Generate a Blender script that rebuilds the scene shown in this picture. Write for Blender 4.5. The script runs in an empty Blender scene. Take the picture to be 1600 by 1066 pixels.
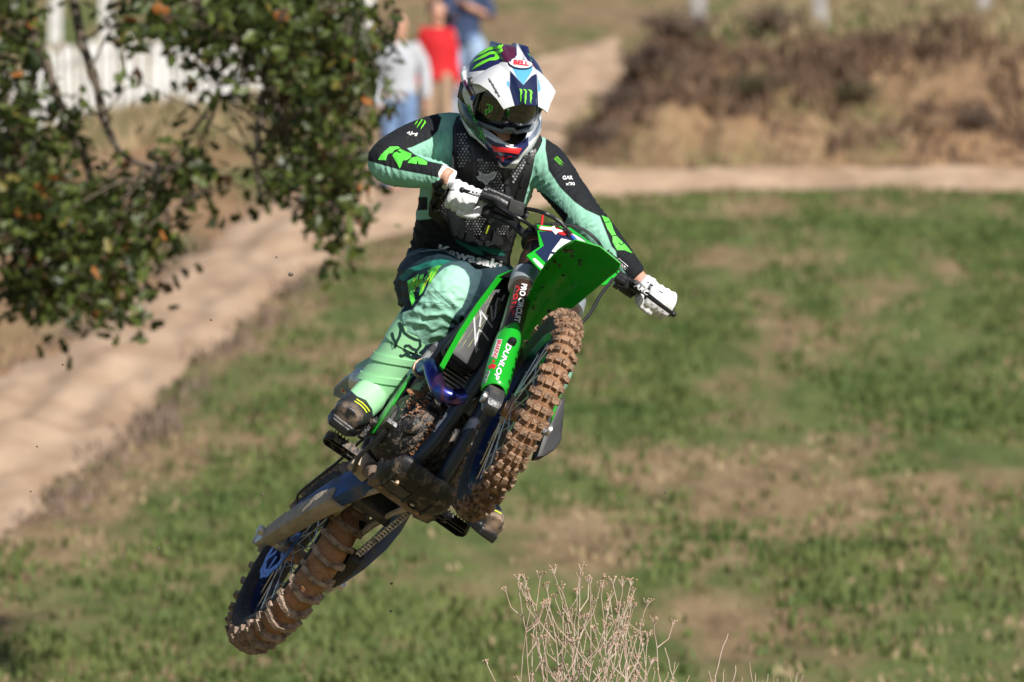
import bpy, bmesh, math, random
import numpy as np
from mathutils import Vector, Matrix, Euler, noise
from mathutils.bvhtree import BVHTree
from mathutils.geometry import tessellate_polygon

R = math.radians
rnd = random.Random(7)
sc = bpy.context.scene
col = sc.collection

# ------------------------------------------------------------------ camera, sky, sun, exposure
FPX = 13333.0                       # focal length in pixels of the 1600-wide photograph (300 mm on 36 mm)
cam_d = bpy.data.cameras.new('camera')
cam = bpy.data.objects.new('camera', cam_d)
col.objects.link(cam)
cam.location = (0, 0, 0)
cam.rotation_euler = (R(90), 0, 0)
cam_d.sensor_width = 36
cam_d.lens = 300
cam_d.clip_start = 0.5
cam_d.clip_end = 3000
cam_d.dof.use_dof = True
cam_d.dof.focus_distance = 25.9
cam_d.dof.aperture_fstop = 5.6
cam_d.dof.aperture_blades = 9
sc.camera = cam

SUN_AZ, SUN_EL = 36.0, 38.0        # degrees to the right of straight behind the camera, and above the horizon
s_dir = Vector((math.sin(R(SUN_AZ)) * math.cos(R(SUN_EL)), -math.cos(R(SUN_AZ)) * math.cos(R(SUN_EL)), math.sin(R(SUN_EL))))
world = bpy.data.worlds.new('World')
sc.world = world
world.use_nodes = True
wn = world.node_tree
sky = wn.nodes.new('ShaderNodeTexSky')
sky.sky_type = 'NISHITA'
sky.sun_disc = False
sky.sun_elevation = R(SUN_EL)
sky.sun_rotation = math.atan2(s_dir.x, s_dir.y)
sky.air_density = 1.0
sky.dust_density = 1.2
bg = wn.nodes['Background']
bg.inputs['Strength'].default_value = 0.058
wn.links.new(sky.outputs[0], bg.inputs['Color'])

sun_d = bpy.data.lights.new('sun', 'SUN')
sun_d.energy = 5.0
sun_d.angle = R(0.53)
sun_d.color = (1.0, 0.955, 0.88)
sun = bpy.data.objects.new('sun', sun_d)
col.objects.link(sun)
sun.rotation_euler = (-s_dir).to_track_quat('-Z', 'Y').to_euler()

sc.view_settings.view_transform = 'Standard'
sc.view_settings.look = 'None'
sc.view_settings.exposure = 0.38
sc.view_settings.gamma = 1.0
sc.cycles.use_denoising = True
sc.cycles.max_bounces = 6
sc.cycles.transparent_max_bounces = 8
sc.cycles.caustics_reflective = False
sc.cycles.caustics_refractive = False

def P(px, py, d):
    """world point d metres down the lens axis that stands at this place of the photograph"""
    return Vector(((px - 800) / FPX * d, d, (533 - py) / FPX * d))

def to_px(w):
    return (800 + FPX * w[0] / w[1], 533 - FPX * w[2] / w[1])

# ------------------------------------------------------------------ materials
MATS = {}
def mat(name, colr=(.5, .5, .5), rough=.6, metal=0.0, noise_amt=0.0, noise_scale=20.0, col2=None, c2_lo=.45, c2_hi=.6,
        bump=0.0, bump_scale=60.0, coat=0.0, spec=None, trans=0.0, stretch=None, sheen=0.0, sub=0.0):
    if name in MATS:
        return MATS[name]
    m = bpy.data.materials.new(name)
    m.use_nodes = True
    nt = m.node_tree
    b = nt.nodes['Principled BSDF']
    b.inputs['Base Color'].default_value = (*colr, 1)
    b.inputs['Roughness'].default_value = rough
    b.inputs['Metallic'].default_value = metal
    if coat: b.inputs['Coat Weight'].default_value = coat; b.inputs['Coat Roughness'].default_value = .08
    if spec is not None: b.inputs['Specular IOR Level'].default_value = spec
    if sheen: b.inputs['Sheen Weight'].default_value = sheen
    if trans:
        tr = nt.nodes.new('ShaderNodeBsdfTranslucent'); mx = nt.nodes.new('ShaderNodeMixShader')
        tr.inputs['Color'].default_value = (*colr, 1); mx.inputs[0].default_value = trans
        nt.links.new(b.outputs[0], mx.inputs[1]); nt.links.new(tr.outputs[0], mx.inputs[2])
        nt.links.new(mx.outputs[0], nt.nodes['Material Output'].inputs[0])
    tc = nt.nodes.new('ShaderNodeTexCoord')
    vec = tc.outputs['Object']
    if stretch:
        mp = nt.nodes.new('ShaderNodeMapping'); mp.inputs['Scale'].default_value = stretch
        nt.links.new(vec, mp.inputs[0]); vec = mp.outputs[0]
    if col2 is not None:
        n = nt.nodes.new('ShaderNodeTexNoise'); n.inputs['Scale'].default_value = noise_scale; n.inputs['Detail'].default_value = 6; n.inputs['Roughness'].default_value = .62
        nt.links.new(vec, n.inputs[0])
        rp = nt.nodes.new('ShaderNodeValToRGB')
        rp.color_ramp.elements[0].position = c2_lo; rp.color_ramp.elements[1].position = c2_hi
        rp.color_ramp.elements[0].color = (*colr, 1); rp.color_ramp.elements[1].color = (*col2, 1)
        nt.links.new(n.outputs[0], rp.inputs[0]); nt.links.new(rp.outputs[0], b.inputs['Base Color'])
        if trans: nt.links.new(rp.outputs[0], tr.inputs['Color'])
        r2 = nt.nodes.new('ShaderNodeMapRange'); r2.inputs[1].default_value = c2_lo; r2.inputs[2].default_value = c2_hi
        r2.inputs[3].default_value = rough; r2.inputs[4].default_value = max(rough, .8 if metal or rough < .5 else rough)
        nt.links.new(n.outputs[0], r2.inputs[0]); nt.links.new(r2.outputs[0], b.inputs['Roughness'])
        if metal:
            r3 = nt.nodes.new('ShaderNodeMapRange'); r3.inputs[1].default_value = c2_lo; r3.inputs[2].default_value = c2_hi
            r3.inputs[3].default_value = metal; r3.inputs[4].default_value = 0
            nt.links.new(n.outputs[0], r3.inputs[0]); nt.links.new(r3.outputs[0], b.inputs['Metallic'])
    if bump:
        n2 = nt.nodes.new('ShaderNodeTexNoise'); n2.inputs['Scale'].default_value = bump_scale; n2.inputs['Detail'].default_value = 4
        nt.links.new(vec, n2.inputs[0])
        bp = nt.nodes.new('ShaderNodeBump'); bp.inputs['Strength'].default_value = bump; bp.inputs['Distance'].default_value = .01
        nt.links.new(n2.outputs[0], bp.inputs['Height']); nt.links.new(bp.outputs[0], b.inputs['Normal'])
        if trans: nt.links.new(bp.outputs[0], tr.inputs['Normal'])
    MATS[name] = m
    return m

# ------------------------------------------------------------------ mesh helpers
class MB:
    """collects shapes; build() links them as ONE mesh object"""
    def __init__(s): s.v = []; s.f = []; s.mi = []; s.cur = 0
    def add(s, vs, fs):
        o = len(s.v); s.v.extend([tuple(v) for v in vs]); s.f.extend([tuple(i + o for i in f) for f in fs]); s.mi.extend([s.cur] * len(fs)); return s
    def box(s, c, size, rot=None):
        c = Vector(c); hx, hy, hz = (k / 2 for k in size)
        vs = [Vector((x, y, z)) for x in (-hx, hx) for y in (-hy, hy) for z in (-hz, hz)]
        if rot is not None: vs = [rot @ v for v in vs]
        return s.add([v + c for v in vs], [(0, 1, 3, 2), (4, 6, 7, 5), (0, 4, 5, 1), (2, 3, 7, 6), (0, 2, 6, 4), (1, 5, 7, 3)])
    def hexa(s, p8):
        """8 corners: 4 of one end ring, 4 of the other"""
        return s.add(p8, [(3, 2, 1, 0), (4, 5, 6, 7), (0, 1, 5, 4), (1, 2, 6, 5), (2, 3, 7, 6), (3, 0, 4, 7)])
    def tube(s, pts, r, seg=10, closed=False, caps=True, flat=None, up=None):
        pts = [Vector(p) for p in pts]; n = len(pts)
        rs = r if isinstance(r, (list, tuple)) else [r] * n
        vs = []; prev = None
        for i, p in enumerate(pts):
            if closed: t = pts[(i + 1) % n] - pts[i - 1]
            else: t = pts[min(i + 1, n - 1)] - pts[max(i - 1, 0)]
            t = t.normalized() if t.length > 1e-9 else Vector((0, 0, 1))
            if prev is None:
                a = Vector(up) if up is not None else (Vector((0, 0, 1)) if abs(t.z) < .9 else Vector((1, 0, 0)))
            else: a = prev
            a = (a - t * a.dot(t)); a = a.normalized() if a.length > 1e-6 else t.orthogonal().normalized()
            prev = a; b = t.cross(a)
            ra = rs[i]; rb = ra if flat is None else ra * flat
            if isinstance(ra, (tuple, list)): ra, rb = ra
            for k in range(seg):
                w = 2 * math.pi * k / seg
                vs.append(p + a * (ra * math.cos(w)) + b * (rb * math.sin(w)))
        fs = []
        m = n if closed else n - 1
        for i in range(m):
            j = (i + 1) % n
            for k in range(seg):
                k2 = (k + 1) % seg
                fs.append((i * seg + k, i * seg + k2, j * seg + k2, j * seg + k))
        if caps and not closed:
            fs.append(tuple(reversed(range(seg)))); fs.append(tuple(range((n - 1) * seg, n * seg)))
        return s.add(vs, fs)
    def cyl(s, a, b, r, seg=16, r2=None):
        return s.tube([a, b], [r, r if r2 is None else r2], seg)
    def lathe(s, prof, o, axis, seg=48, closed=True):
        """prof: (radius, along axis) points; ring closed in the profile when closed"""
        o = Vector(o); ax = Vector(axis).normalized(); u = ax.orthogonal().normalized(); w = ax.cross(u); n = len(prof)
        vs = []
        for k in range(seg):
            t = 2 * math.pi * k / seg; d = u * math.cos(t) + w * math.sin(t)
            vs += [o + d * r + ax * h for r, h in prof]
        fs = []
        for k in range(seg):
            k2 = (k + 1) % seg
            for i in range(n if closed else n - 1):
                j = (i + 1) % n
                fs.append((k * n + i, k * n + j, k2 * n + j, k2 * n + i))
        return s.add(vs, fs)
    def ball(s, c, r, seg=12, rings=8, scale=(1, 1, 1), rot=None):
        c = Vector(c); vs = []; fs = []
        for i in range(rings + 1):
            a = math.pi * i / rings
            for k in range(seg):
                t = 2 * math.pi * k / seg
                v = Vector((r * math.sin(a) * math.cos(t) * scale[0], r * math.sin(a) * math.sin(t) * scale[1], r * math.cos(a) * scale[2]))
                vs.append(c + (rot @ v if rot is not None else v))
        for i in range(rings):
            for k in range(seg):
                k2 = (k + 1) % seg
                fs.append((i * seg + k, (i + 1) * seg + k, (i + 1) * seg + k2, i * seg + k2))
        return s.add(vs, fs)
    def prism(s, outline, nrm):
        """outline: 3-D points in order; nrm: thickness vector"""
        n = len(outline); t = Vector(nrm)
        vs = [Vector(p) - t / 2 for p in outline] + [Vector(p) + t / 2 for p in outline]
        fs = [tuple(reversed(range(n))), tuple(range(n, 2 * n))] + [(i, (i + 1) % n, n + (i + 1) % n, n + i) for i in range(n)]
        return s.add(vs, fs)
    def loft(s, rings, caps=True, closed=True):
        n = len(rings[0]); vs = [Vector(p) for r_ in rings for p in r_]; fs = []
        for i in range(len(rings) - 1):
            for k in range(n if closed else n - 1):
                k2 = (k + 1) % n
                fs.append((i * n + k, i * n + k2, (i + 1) * n + k2, (i + 1) * n + k))
        if caps and closed:
            fs.append(tuple(reversed(range(n)))); fs.append(tuple(range((len(rings) - 1) * n, len(rings) * n)))
        return s.add(vs, fs)
    def xf(s, fn, start=0):
        s.v[start:] = [tuple(fn(Vector(v))) for v in s.v[start:]]; return s
    def mesh(s, name, mats, smooth=True, bevel=0, fixn=True, shell=0, sub=0):
        me = bpy.data.meshes.new(name)
        me.from_pydata(s.v, [], s.f)
        for m in (mats if isinstance(mats, (list, tuple)) else [mats]): me.materials.append(m)
        me.polygons.foreach_set('material_index', s.mi)
        if fixn or bevel:
            bm = bmesh.new(); bm.from_mesh(me)
            if bevel:
                es = [e for e in bm.edges if len(e.link_faces) == 2 and e.calc_face_angle(0) > .5]
                bmesh.ops.bevel(bm, geom=es, offset=bevel, segments=2, affect='EDGES', profile=.6, clamp_overlap=True)
            if fixn: bmesh.ops.recalc_face_normals(bm, faces=bm.faces)
            bm.to_mesh(me); bm.free()
        if smooth:
            me.shade_smooth()
            me.set_sharp_from_angle(angle=R(38))
        return me
    def build(s, name, mats, parent=None, smooth=True, bevel=0, fixn=True, label=None):
        o = bpy.data.objects.new(name, s.mesh(name, mats, smooth, bevel, fixn))
        col.objects.link(o)
        if parent is not None: o.parent = parent
        if label: o['label'] = label
        return o

def tag(o, label=None, cat=None, group=None, kind=None):
    if label: o['label'] = label
    if cat: o['category'] = cat
    if group: o['group'] = group
    if kind: o['kind'] = kind
    return o

def empty(name, loc=(0, 0, 0), parent=None):
    o = bpy.data.objects.new(name, None); col.objects.link(o); o.location = loc; o.empty_display_size = .1
    if parent is not None: o.parent = parent
    return o

def mesh_obj(name, me, parent=None):
    o = bpy.data.objects.new(name, me); col.objects.link(o)
    if parent is not None: o.parent = parent
    return o

def sstep(a, b, x):
    t = np.clip((x - a) / (b - a), 0, 1); return t * t * (3 - 2 * t)

def spline(pts, n):
    """Catmull-Rom through pts (tuples of any length), n samples"""
    p = np.array(pts, float); m = len(p); out = []
    for u in np.linspace(0, m - 1, n):
        i = min(int(u), m - 2); t = u - i
        a, b, c, d = p[max(i - 1, 0)], p[i], p[i + 1], p[min(i + 2, m - 1)]
        out.append(.5 * ((2 * b) + (c - a) * t + (2 * a - 5 * b + 4 * c - d) * t * t + (3 * b - a - 3 * c + d) * t ** 3))
    return out
# ------------------------------------------------------------------ terrain
_zl = ([-60, 0, 20, 32, 40, 44, 50, 86, 100, 120, 200, 500], [-1.7, -1.7, -1.75, -1.85, -1.92, -1.76, -1.24, 1.86, 3.02, 4.9, 10.5, 40])
_zr = ([-60, 0, 20, 32, 40, 44, 80, 84, 86.2, 105, 120, 200, 500], [-1.7, -1.7, -1.75, -1.85, -1.92, -1.76, 1.39, 1.66, 2.98, 4.25, 5.2, 10.5, 40])
def vnoise(x, y, s, seed=0):
    """smooth value noise on arrays"""
    x = np.asarray(x, float) / s + seed * 17.3; y = np.asarray(y, float) / s + seed * 9.1
    xi = np.floor(x).astype(np.int64); yi = np.floor(y).astype(np.int64); fx = x - xi; fy = y - yi
    fx = fx * fx * (3 - 2 * fx); fy = fy * fy * (3 - 2 * fy)
    def h(a, b):
        k = (a * 374761393 + b * 668265263 + seed * 2147483) & 0xffffffff
        k = ((k ^ (k >> 13)) * 1274126177) & 0xffffffff
        return ((k ^ (k >> 16)) & 0xffff) / 65535.
    return (h(xi, yi) * (1 - fx) + h(xi + 1, yi) * fx) * (1 - fy) + (h(xi, yi + 1) * (1 - fx) + h(xi + 1, yi + 1) * fx) * fy
def ground_z(x, y):
    x = np.asarray(x, float); y = np.asarray(y, float)
    zl = np.interp(y, *_zl); zr = np.interp(y, *_zr)
    w = sstep(0.1, 1.5, x - (y - 84) * .12)
    z = zl * (1 - w) + zr * w
    rough = sstep(83.6, 84.6, y) * (1 - sstep(86.6, 88, y)) * w
    z = z + (vnoise(x, y, 3.1, 1) - .5) * .10 * sstep(42, 48, y) + (vnoise(x, y, .8, 2) - .5) * .05 + (vnoise(x, y, .32, 3) - .5) * .02
    z = z + rough * ((vnoise(x, y, .8, 4) - .5) * .4 + (vnoise(x, y, .28, 5) - .5) * .34 + (vnoise(x, y, .12, 6) - .5) * .12)
    return z
def inside(px, py, poly):
    px = np.asarray(px, float); py = np.asarray(py, float); r = np.zeros(px.shape, bool); n = len(poly)
    for i in range(n):
        x1, y1 = poly[i]; x2, y2 = poly[(i + 1) % n]
        if y1 == y2: continue
        c = ((y1 > py) != (y2 > py)) & (px < (x2 - x1) * (py - y1) / (y2 - y1) + x1)
        r ^= c
    return r
def edge_dist(px, py, poly):
    px = np.asarray(px, float); py = np.asarray(py, float); best = np.full(px.shape, 1e9); n = len(poly)
    for i in range(n):
        x1, y1 = poly[i]; x2, y2 = poly[(i + 1) % n]; dx, dy = x2 - x1, y2 - y1
        t = np.clip(((px - x1) * dx + (py - y1) * dy) / (dx * dx + dy * dy + 1e-9), 0, 1)
        best = np.minimum(best, np.hypot(px - x1 - t * dx, py - y1 - t * dy))
    return np.where(inside(px, py, poly), best, -best)
def g_at(px, py, right=False):
    """where the ray through this place of the photograph meets the ground: world (x, y)"""
    for d in np.arange(43, 130, .1):
        p = P(px, py, d)
        if ground_z(p.x, p.y) >= p.z: return (p.x, p.y)
    return (p.x, p.y)

# dirt areas as ground plans (metres)
track_px = [(-260, 1010), (0, 828), (120, 738), (230, 645), (310, 565), (400, 485), (480, 425), (560, 385), (650, 365), (760, 350), (900, 312), (1250, 300), (1600, 303), (2000, 303), (2000, 272), (1500, 274),
            (1060, 272), (930, 270), (880, 250), (880, 210), (930, 150), (1010, 90), (960, 62), (840, 96), (730, 145), (575, 240), (450, 305), (345, 372), (170, 495), (0, 600), (-260, 760)]
track_poly = [g_at(*p) for p in track_px]
slope_poly = [g_at(*p) for p in ((-400, 330), (0, 262), (250, 215), (330, 225), (400, 270), (440, 318), (345, 385), (170, 510), (0, 615), (-300, 780))]
# the strip along the foot of the bank and the lip beyond the grass
nx, ny = 0, 0
def grid(xs, ys):
    X, Y = np.meshgrid(xs, ys); Z = ground_z(X, Y); return X, Y, Z
def grid_faces(nx, ny, keep=None):
    i = np.arange(nx - 1); j = np.arange(ny - 1); I, J = np.meshgrid(i, j)
    a = (J * nx + I).ravel(); f = np.stack([a, a + 1, a + nx + 1, a + nx], 1)
    return f if keep is None else f[keep.ravel()]
def np_mesh(name, v, f, m):
    me = bpy.data.meshes.new(name)
    me.vertices.add(len(v)); me.vertices.foreach_set('co', np.asarray(v, np.float32).ravel())
    k = f.shape[1]
    me.loops.add(len(f) * k); me.loops.foreach_set('vertex_index', np.asarray(f, np.int32).ravel())
    me.polygons.add(len(f)); me.polygons.foreach_set('loop_start', np.arange(0, len(f) * k, k, dtype=np.int32))
    me.update(calc_edges=True); me.validate()
    for q in (m if isinstance(m, (list, tuple)) else [m]): me.materials.append(q)
    return me

def ground_material():
    m = bpy.data.materials.new('meadow_soil'); m.use_nodes = True; nt = m.node_tree; b = nt.nodes['Principled BSDF']
    b.inputs['Roughness'].default_value = .95; b.inputs['Specular IOR Level'].default_value = .1
    tc = nt.nodes.new('ShaderNodeTexCoord')
    def nz(scale, det=5, rough=.6):
        n = nt.nodes.new('ShaderNodeTexNoise'); n.inputs['Scale'].default_value = scale; n.inputs['Detail'].default_value = det; n.inputs['Roughness'].default_value = rough
        mp = nt.nodes.new('ShaderNodeMapping'); mp.inputs['Scale'].default_value = (1, .2, 1.6); nt.links.new(tc.outputs['Object'], mp.inputs[0]); nt.links.new(mp.outputs[0], n.inputs[0]); return n.outputs[0]
    def ramp(fac, stops):
        r = nt.nodes.new('ShaderNodeValToRGB'); e = r.color_ramp.elements
        e[0].position, e[0].color = stops[0][0], (*stops[0][1], 1); e[1].position, e[1].color = stops[-1][0], (*stops[-1][1], 1)
        for p, c in stops[1:-1]: q = e.new(p); q.color = (*c, 1)
        nt.links.new(fac, r.inputs[0]); return r.outputs[0]
    def mix(f, a, c, t='MIX'):
        x = nt.nodes.new('ShaderNodeMix'); x.data_type = 'RGBA'; x.blend_type = t
        nt.links.new(f, x.inputs[0]); nt.links.new(a, x.inputs[6]); nt.links.new(c, x.inputs[7]); return x.outputs[2]
    grass = ramp(nz(3.0), [(.3, (.070, .098, .030)), (.5, (.108, .138, .044)), (.7, (.155, .175, .06))])
    dry = ramp(nz(5.0), [(.3, (.16, .11, .062)), (.5, (.25, .175, .10)), (.75, (.33, .245, .15))])
    soil = ramp(nz(4.0), [(.3, (.23, .13, .07)), (.55, (.35, .215, .125)), (.75, (.45, .30, .19))])
    at = nt.nodes.new('ShaderNodeVertexColor'); at.layer_name = 'cover'
    sp = nt.nodes.new('ShaderNodeSeparateColor'); nt.links.new(at.outputs[0], sp.inputs[0])
    # patchiness: the dry share of the meadow
    ad = nt.nodes.new('ShaderNodeMath'); ad.operation = 'ADD'; nt.links.new(sp.outputs[0], ad.inputs[0])
    n1 = nz(1.1, 6, .62); sb = nt.nodes.new('ShaderNodeMapRange'); sb.inputs[1].default_value = .3; sb.inputs[2].default_value = .7; sb.inputs[3].default_value = -.75; sb.inputs[4].default_value = .75
    nt.links.new(n1, sb.inputs[0]); nt.links.new(sb.outputs[0], ad.inputs[1])
    st = nt.nodes.new('ShaderNodeMapRange'); st.inputs[1].default_value = .30; st.inputs[2].default_value = .88; nt.links.new(ad.outputs[0], st.inputs[0])
    c = mix(st.outputs[0], grass, dry)
    c = mix(sp.outputs[1], c, soil)
    nt.links.new(c, b.inputs['Base Color'])
    bp = nt.nodes.new('ShaderNodeBump'); bp.inputs['Strength'].default_value = .8; bp.inputs['Distance'].default_value = .06
    nt.links.new(nz(14, 6, .7), bp.inputs['Height']); nt.links.new(bp.outputs[0], b.inputs['Normal'])
    return m
MG = ground_material()

def cover_at(X, Y):
    """red: how dry the meadow is; green: bare soil"""
    px = 800 + FPX * X / Y; Z = ground_z(X, Y); py = 533 - FPX * Z / Y
    e = edge_dist(X, Y, track_poly)
    w = sstep(.1, 1.5, X - (Y - 84) * .12)
    dry = .53 + .0 * X
    dry = dry + .45 * np.exp(-((e + .25) / .45) ** 2) * (Y < 80)          # withered verge along the track
    dry = dry + .35 * sstep(82, 84, Y) * (1 - sstep(86.5, 88, Y)) * w          # the bank
    dry = dry - .1 * sstep(87, 90, Y) * w
    dry = dry + .28 * (1 - w) * sstep(84, 90, Y) * (X > -2)
    dry = dry + .34 * np.exp(-(((X - 1.9) / 1.1) ** 2 + ((Y - 51.5) / 4) ** 2)) + .2 * np.exp(-(((X + 1.0) / .8) ** 2 + ((Y - 58) / 5) ** 2)) + .25 * np.exp(-(((X + 2.6) / .35) ** 2 + ((Y - 50) / 2.2) ** 2))
    dry = dry - .25 * np.exp(-(((X + .4) / 1.2) ** 2 + ((Y - 47) / 2.5) ** 2)) - .14 * np.exp(-(((X - 3) / 2.0) ** 2 + ((Y - 77) / 4) ** 2))
    soil = sstep(.42, .8, vnoise(X, Y, 1.3, 8) * .6 + vnoise(X, Y, .45, 9) * .4 + .15) * sstep(83.4, 84.4, Y) * (1 - sstep(86.2, 87.2, Y)) * w * .9
    soil = soil * (.6 + .4 * (1 - sstep(84.8, 85.4, Y)))
    e2 = edge_dist(X, Y, slope_poly) + (vnoise(X, Y * .3, 1.0, 11) - .5) * 1.6
    soil = np.maximum(soil, sstep(-.3, .5, e2) * .8)
    return np.clip(dry, 0, 1.4), np.clip(soil, 0, 1)

def make_ground():
    xs = np.concatenate([np.array([-400, -150, -60, -30, -18, -12]), np.arange(-9, 9.01, .075), np.array([12, 18, 30, 60, 150, 400])])
    ys = np.concatenate([np.array([-200, -80, -30, -10, 0, 10]), np.arange(16, 42, .8), np.arange(42, 110, .14), np.arange(110, 140, 1.2), np.array([150, 170, 200, 260, 350, 500, 900])])
    X, Y, Z = grid(xs, ys)
    me = np_mesh('ground', np.stack([X.ravel(), Y.ravel(), Z.ravel()], 1), grid_faces(len(xs), len(ys)), MG)
    dry, soil = cover_at(X.ravel(), np.where(np.abs(Y.ravel()) < 1, 1, Y.ravel()))
    ca = me.color_attributes.new('cover', 'FLOAT_COLOR', 'POINT')
    ca.data.foreach_set('color', np.stack([dry, soil, 0 * dry, 0 * dry + 1], 1).astype(np.float32).ravel())
    me.shade_smooth()
    o = mesh_obj('ground', me); tag(o, 'meadow hillside of green and withered grass behind the rider', 'ground', kind='structure')
make_ground()

def make_track():
    xs = np.arange(-8, 8.5, .06); ys = np.arange(40, 112, .1)
    X, Y, Z = grid(xs, ys)
    e = edge_dist(X, Y, track_poly) + (vnoise(X, Y * .4, .9, 21) - .5) * .22 + (vnoise(X, Y * .5, .3, 22) - .5) * .12
    ec = (e[:-1, :-1] + e[1:, 1:]) / 2
    f = grid_faces(len(xs), len(ys), ec > 0)
    used = np.unique(f); mp = -np.ones(X.size, int); mp[used] = np.arange(len(used))
    rut = (.035 * np.sin(e * 9 + 3 * vnoise(X, Y * .4, 1.2, 23)) + .05 * (vnoise(X, Y * .5, .22, 24) - .5)) * sstep(0, .3, e)
    v = np.stack([X.ravel(), Y.ravel(), (Z + .012 + rut + .06 * sstep(0, .3, e)).ravel()], 1)[used]
    m = mat('track_earth', (.30, .20, .13), .95, col2=(.46, .335, .24), noise_scale=2.2, c2_lo=.32, c2_hi=.68, stretch=(1, .3, 1), bump=.9, bump_scale=16, spec=.1)
    me = np_mesh('dirt_track', v, mp[f], m); me.shade_smooth()
    tag(mesh_obj('dirt_track', me), 'pale bare dirt track climbing from lower left to the bank', 'dirt track', kind='structure')
make_track()

# ------------------------------------------------------------------ grass
def make_tufts(name, n, area, hgt, m, label, cat, keep, spread=.05, blades=5, wid=.012, seed=3, lean=.6):
    g = np.random.default_rng(seed)
    x = g.uniform(area[0], area[1], n); y = g.uniform(area[2], area[3], n)
    k = keep(x, y, g.random(n)); x, y = x[k], y[k]
    x = np.repeat(x, blades) + g.normal(0, spread, len(x) * blades); y = np.repeat(y, blades) + g.normal(0, spread, len(y) * blades)
    z = ground_z(x, y); N = len(x)
    a = g.uniform(0, 2 * np.pi, N); h = hgt * g.uniform(.5, 1.3, N); l = h * g.uniform(.1, lean, N); b = g.uniform(0, 2 * np.pi, N)
    w = wid * g.uniform(.6, 1.4, N)
    base = np.stack([x, y, z - .01], 1); sd = np.stack([np.cos(a) * w, np.sin(a) * w, 0 * a], 1); ln = np.stack([np.cos(b) * l, np.sin(b) * l, 0 * b], 1)
    up = np.stack([0 * h, 0 * h, h], 1)
    v = np.stack([base - sd, base + sd, base + sd * .8 + ln * .4 + up * .6, base - sd * .8 + ln * .4 + up * .6, base + ln + up], 1).reshape(-1, 3)
    o = np.arange(N)[:, None] * 5
    f = np.concatenate([o + np.array([[0, 1, 2]]), o + np.array([[0, 2, 3]]), o + np.array([[3, 2, 4]])], 0)
    me = np_mesh(name, v, f, m)
    ob = mesh_obj(name, me); tag(ob, label, cat, kind='stuff'); return ob

def track_free(x, y): return edge_dist(x, y, track_poly) < -.1
def grass_keep(x, y, u):
    d, s = cover_at(x, y); pn = vnoise(x, y * .2, 1.1, 31) * .55 + vnoise(x, y * .2, .38, 32) * .45
    return track_free(x, y) & (u < np.clip(.86 - d * .75 + (pn - .5) * 3.4, .06, 1)) & (s < .35)
MGR = mat('grass_blade', (.068, .115, .030), .7, col2=(.165, .195, .062), noise_scale=1.1, c2_lo=.32, c2_hi=.68, trans=.25, spec=.25)
MDR = mat('withered_blade', (.25, .18, .10), .8, col2=(.42, .33, .20), noise_scale=2.2, c2_lo=.3, c2_hi=.7, trans=.2, spec=.2)
make_tufts('grass', 42000, (-6.5, 7, 42.5, 82.6), .072, MGR, 'short green grass growing over the meadow hillside', 'grass', grass_keep)
make_tufts('withered_grass', 7000, (-6.5, 7, 42.5, 83.5), .06, MDR, 'withered straw coloured grass between the green patches', 'grass',
           lambda x, y, u: track_free(x, y) & (u < np.clip(cover_at(x, y)[0] * 1.1, 0, 1) * sstep(.35, .7, vnoise(x, y * .2, .6, 77))), seed=5)
make_tufts('hilltop_withered_grass', 6000, (-8, 9, 86.4, 106), .22, MDR, 'pale withered grass on the hilltop among the posts', 'grass', lambda x, y, u: track_free(x, y) & (u < .8) & ((x > .2 + (y - 84) * .12) | (u < .5)), seed=16, wid=.02)
make_tufts('hilltop_grass', 6000, (-8, 9, 86.8, 106), .16, MGR, 'taller green grass on the hilltop above the bank', 'grass', lambda x, y, u: track_free(x, y) & (u < .8) & ((x > .2 + (y - 84) * .12) | (u < .25)), seed=6, wid=.02)
def brush_keep(x, y, u):
    n = vnoise(x, y, .9, 41) * .6 + vnoise(x, y, .35, 42) * .4
    return (x > .05 + (y - 84) * .13) & (u < np.clip((n - .38) * 3.0, .02, 1) * (.16 + .84 * sstep(84.7, 85.5, y + (n - .5) * 1.6))) & track_free(x, y)
MBR = mat('dead_brush', (.11, .068, .046), .9, col2=(.24, .16, .11), noise_scale=3, c2_lo=.3, c2_hi=.7, spec=.1)
make_tufts('dry_brush', 5200, (-.2, 7.5, 83.9, 86.9), .19, MBR, 'brown dead brush covering the eroded earth bank', 'brush', brush_keep, spread=.12, blades=7, wid=.014, seed=8, lean=1.2)
def verge_keep(x, y, u):
    e = edge_dist(x, y, track_poly)
    return (e < -.02) & (e > -.10 - .28 * vnoise(x, y * .3, .5, 61)) & (y < 80) & (u < np.clip((vnoise(x, y * .4, .5, 62) - .3) * 2.2, .03, .9)) & (x < 0)
MVG = mat('verge_weed', (.13, .09, .068), .9, col2=(.24, .18, .14), noise_scale=3, c2_lo=.3, c2_hi=.7, spec=.1)
make_tufts('verge_weeds', 14000, (-5, .5, 44, 80), .10, MVG, 'grey brown withered weeds along the edge of the dirt track', 'weeds', verge_keep, spread=.08, blades=5, wid=.010, seed=9, lean=1.0)
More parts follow.
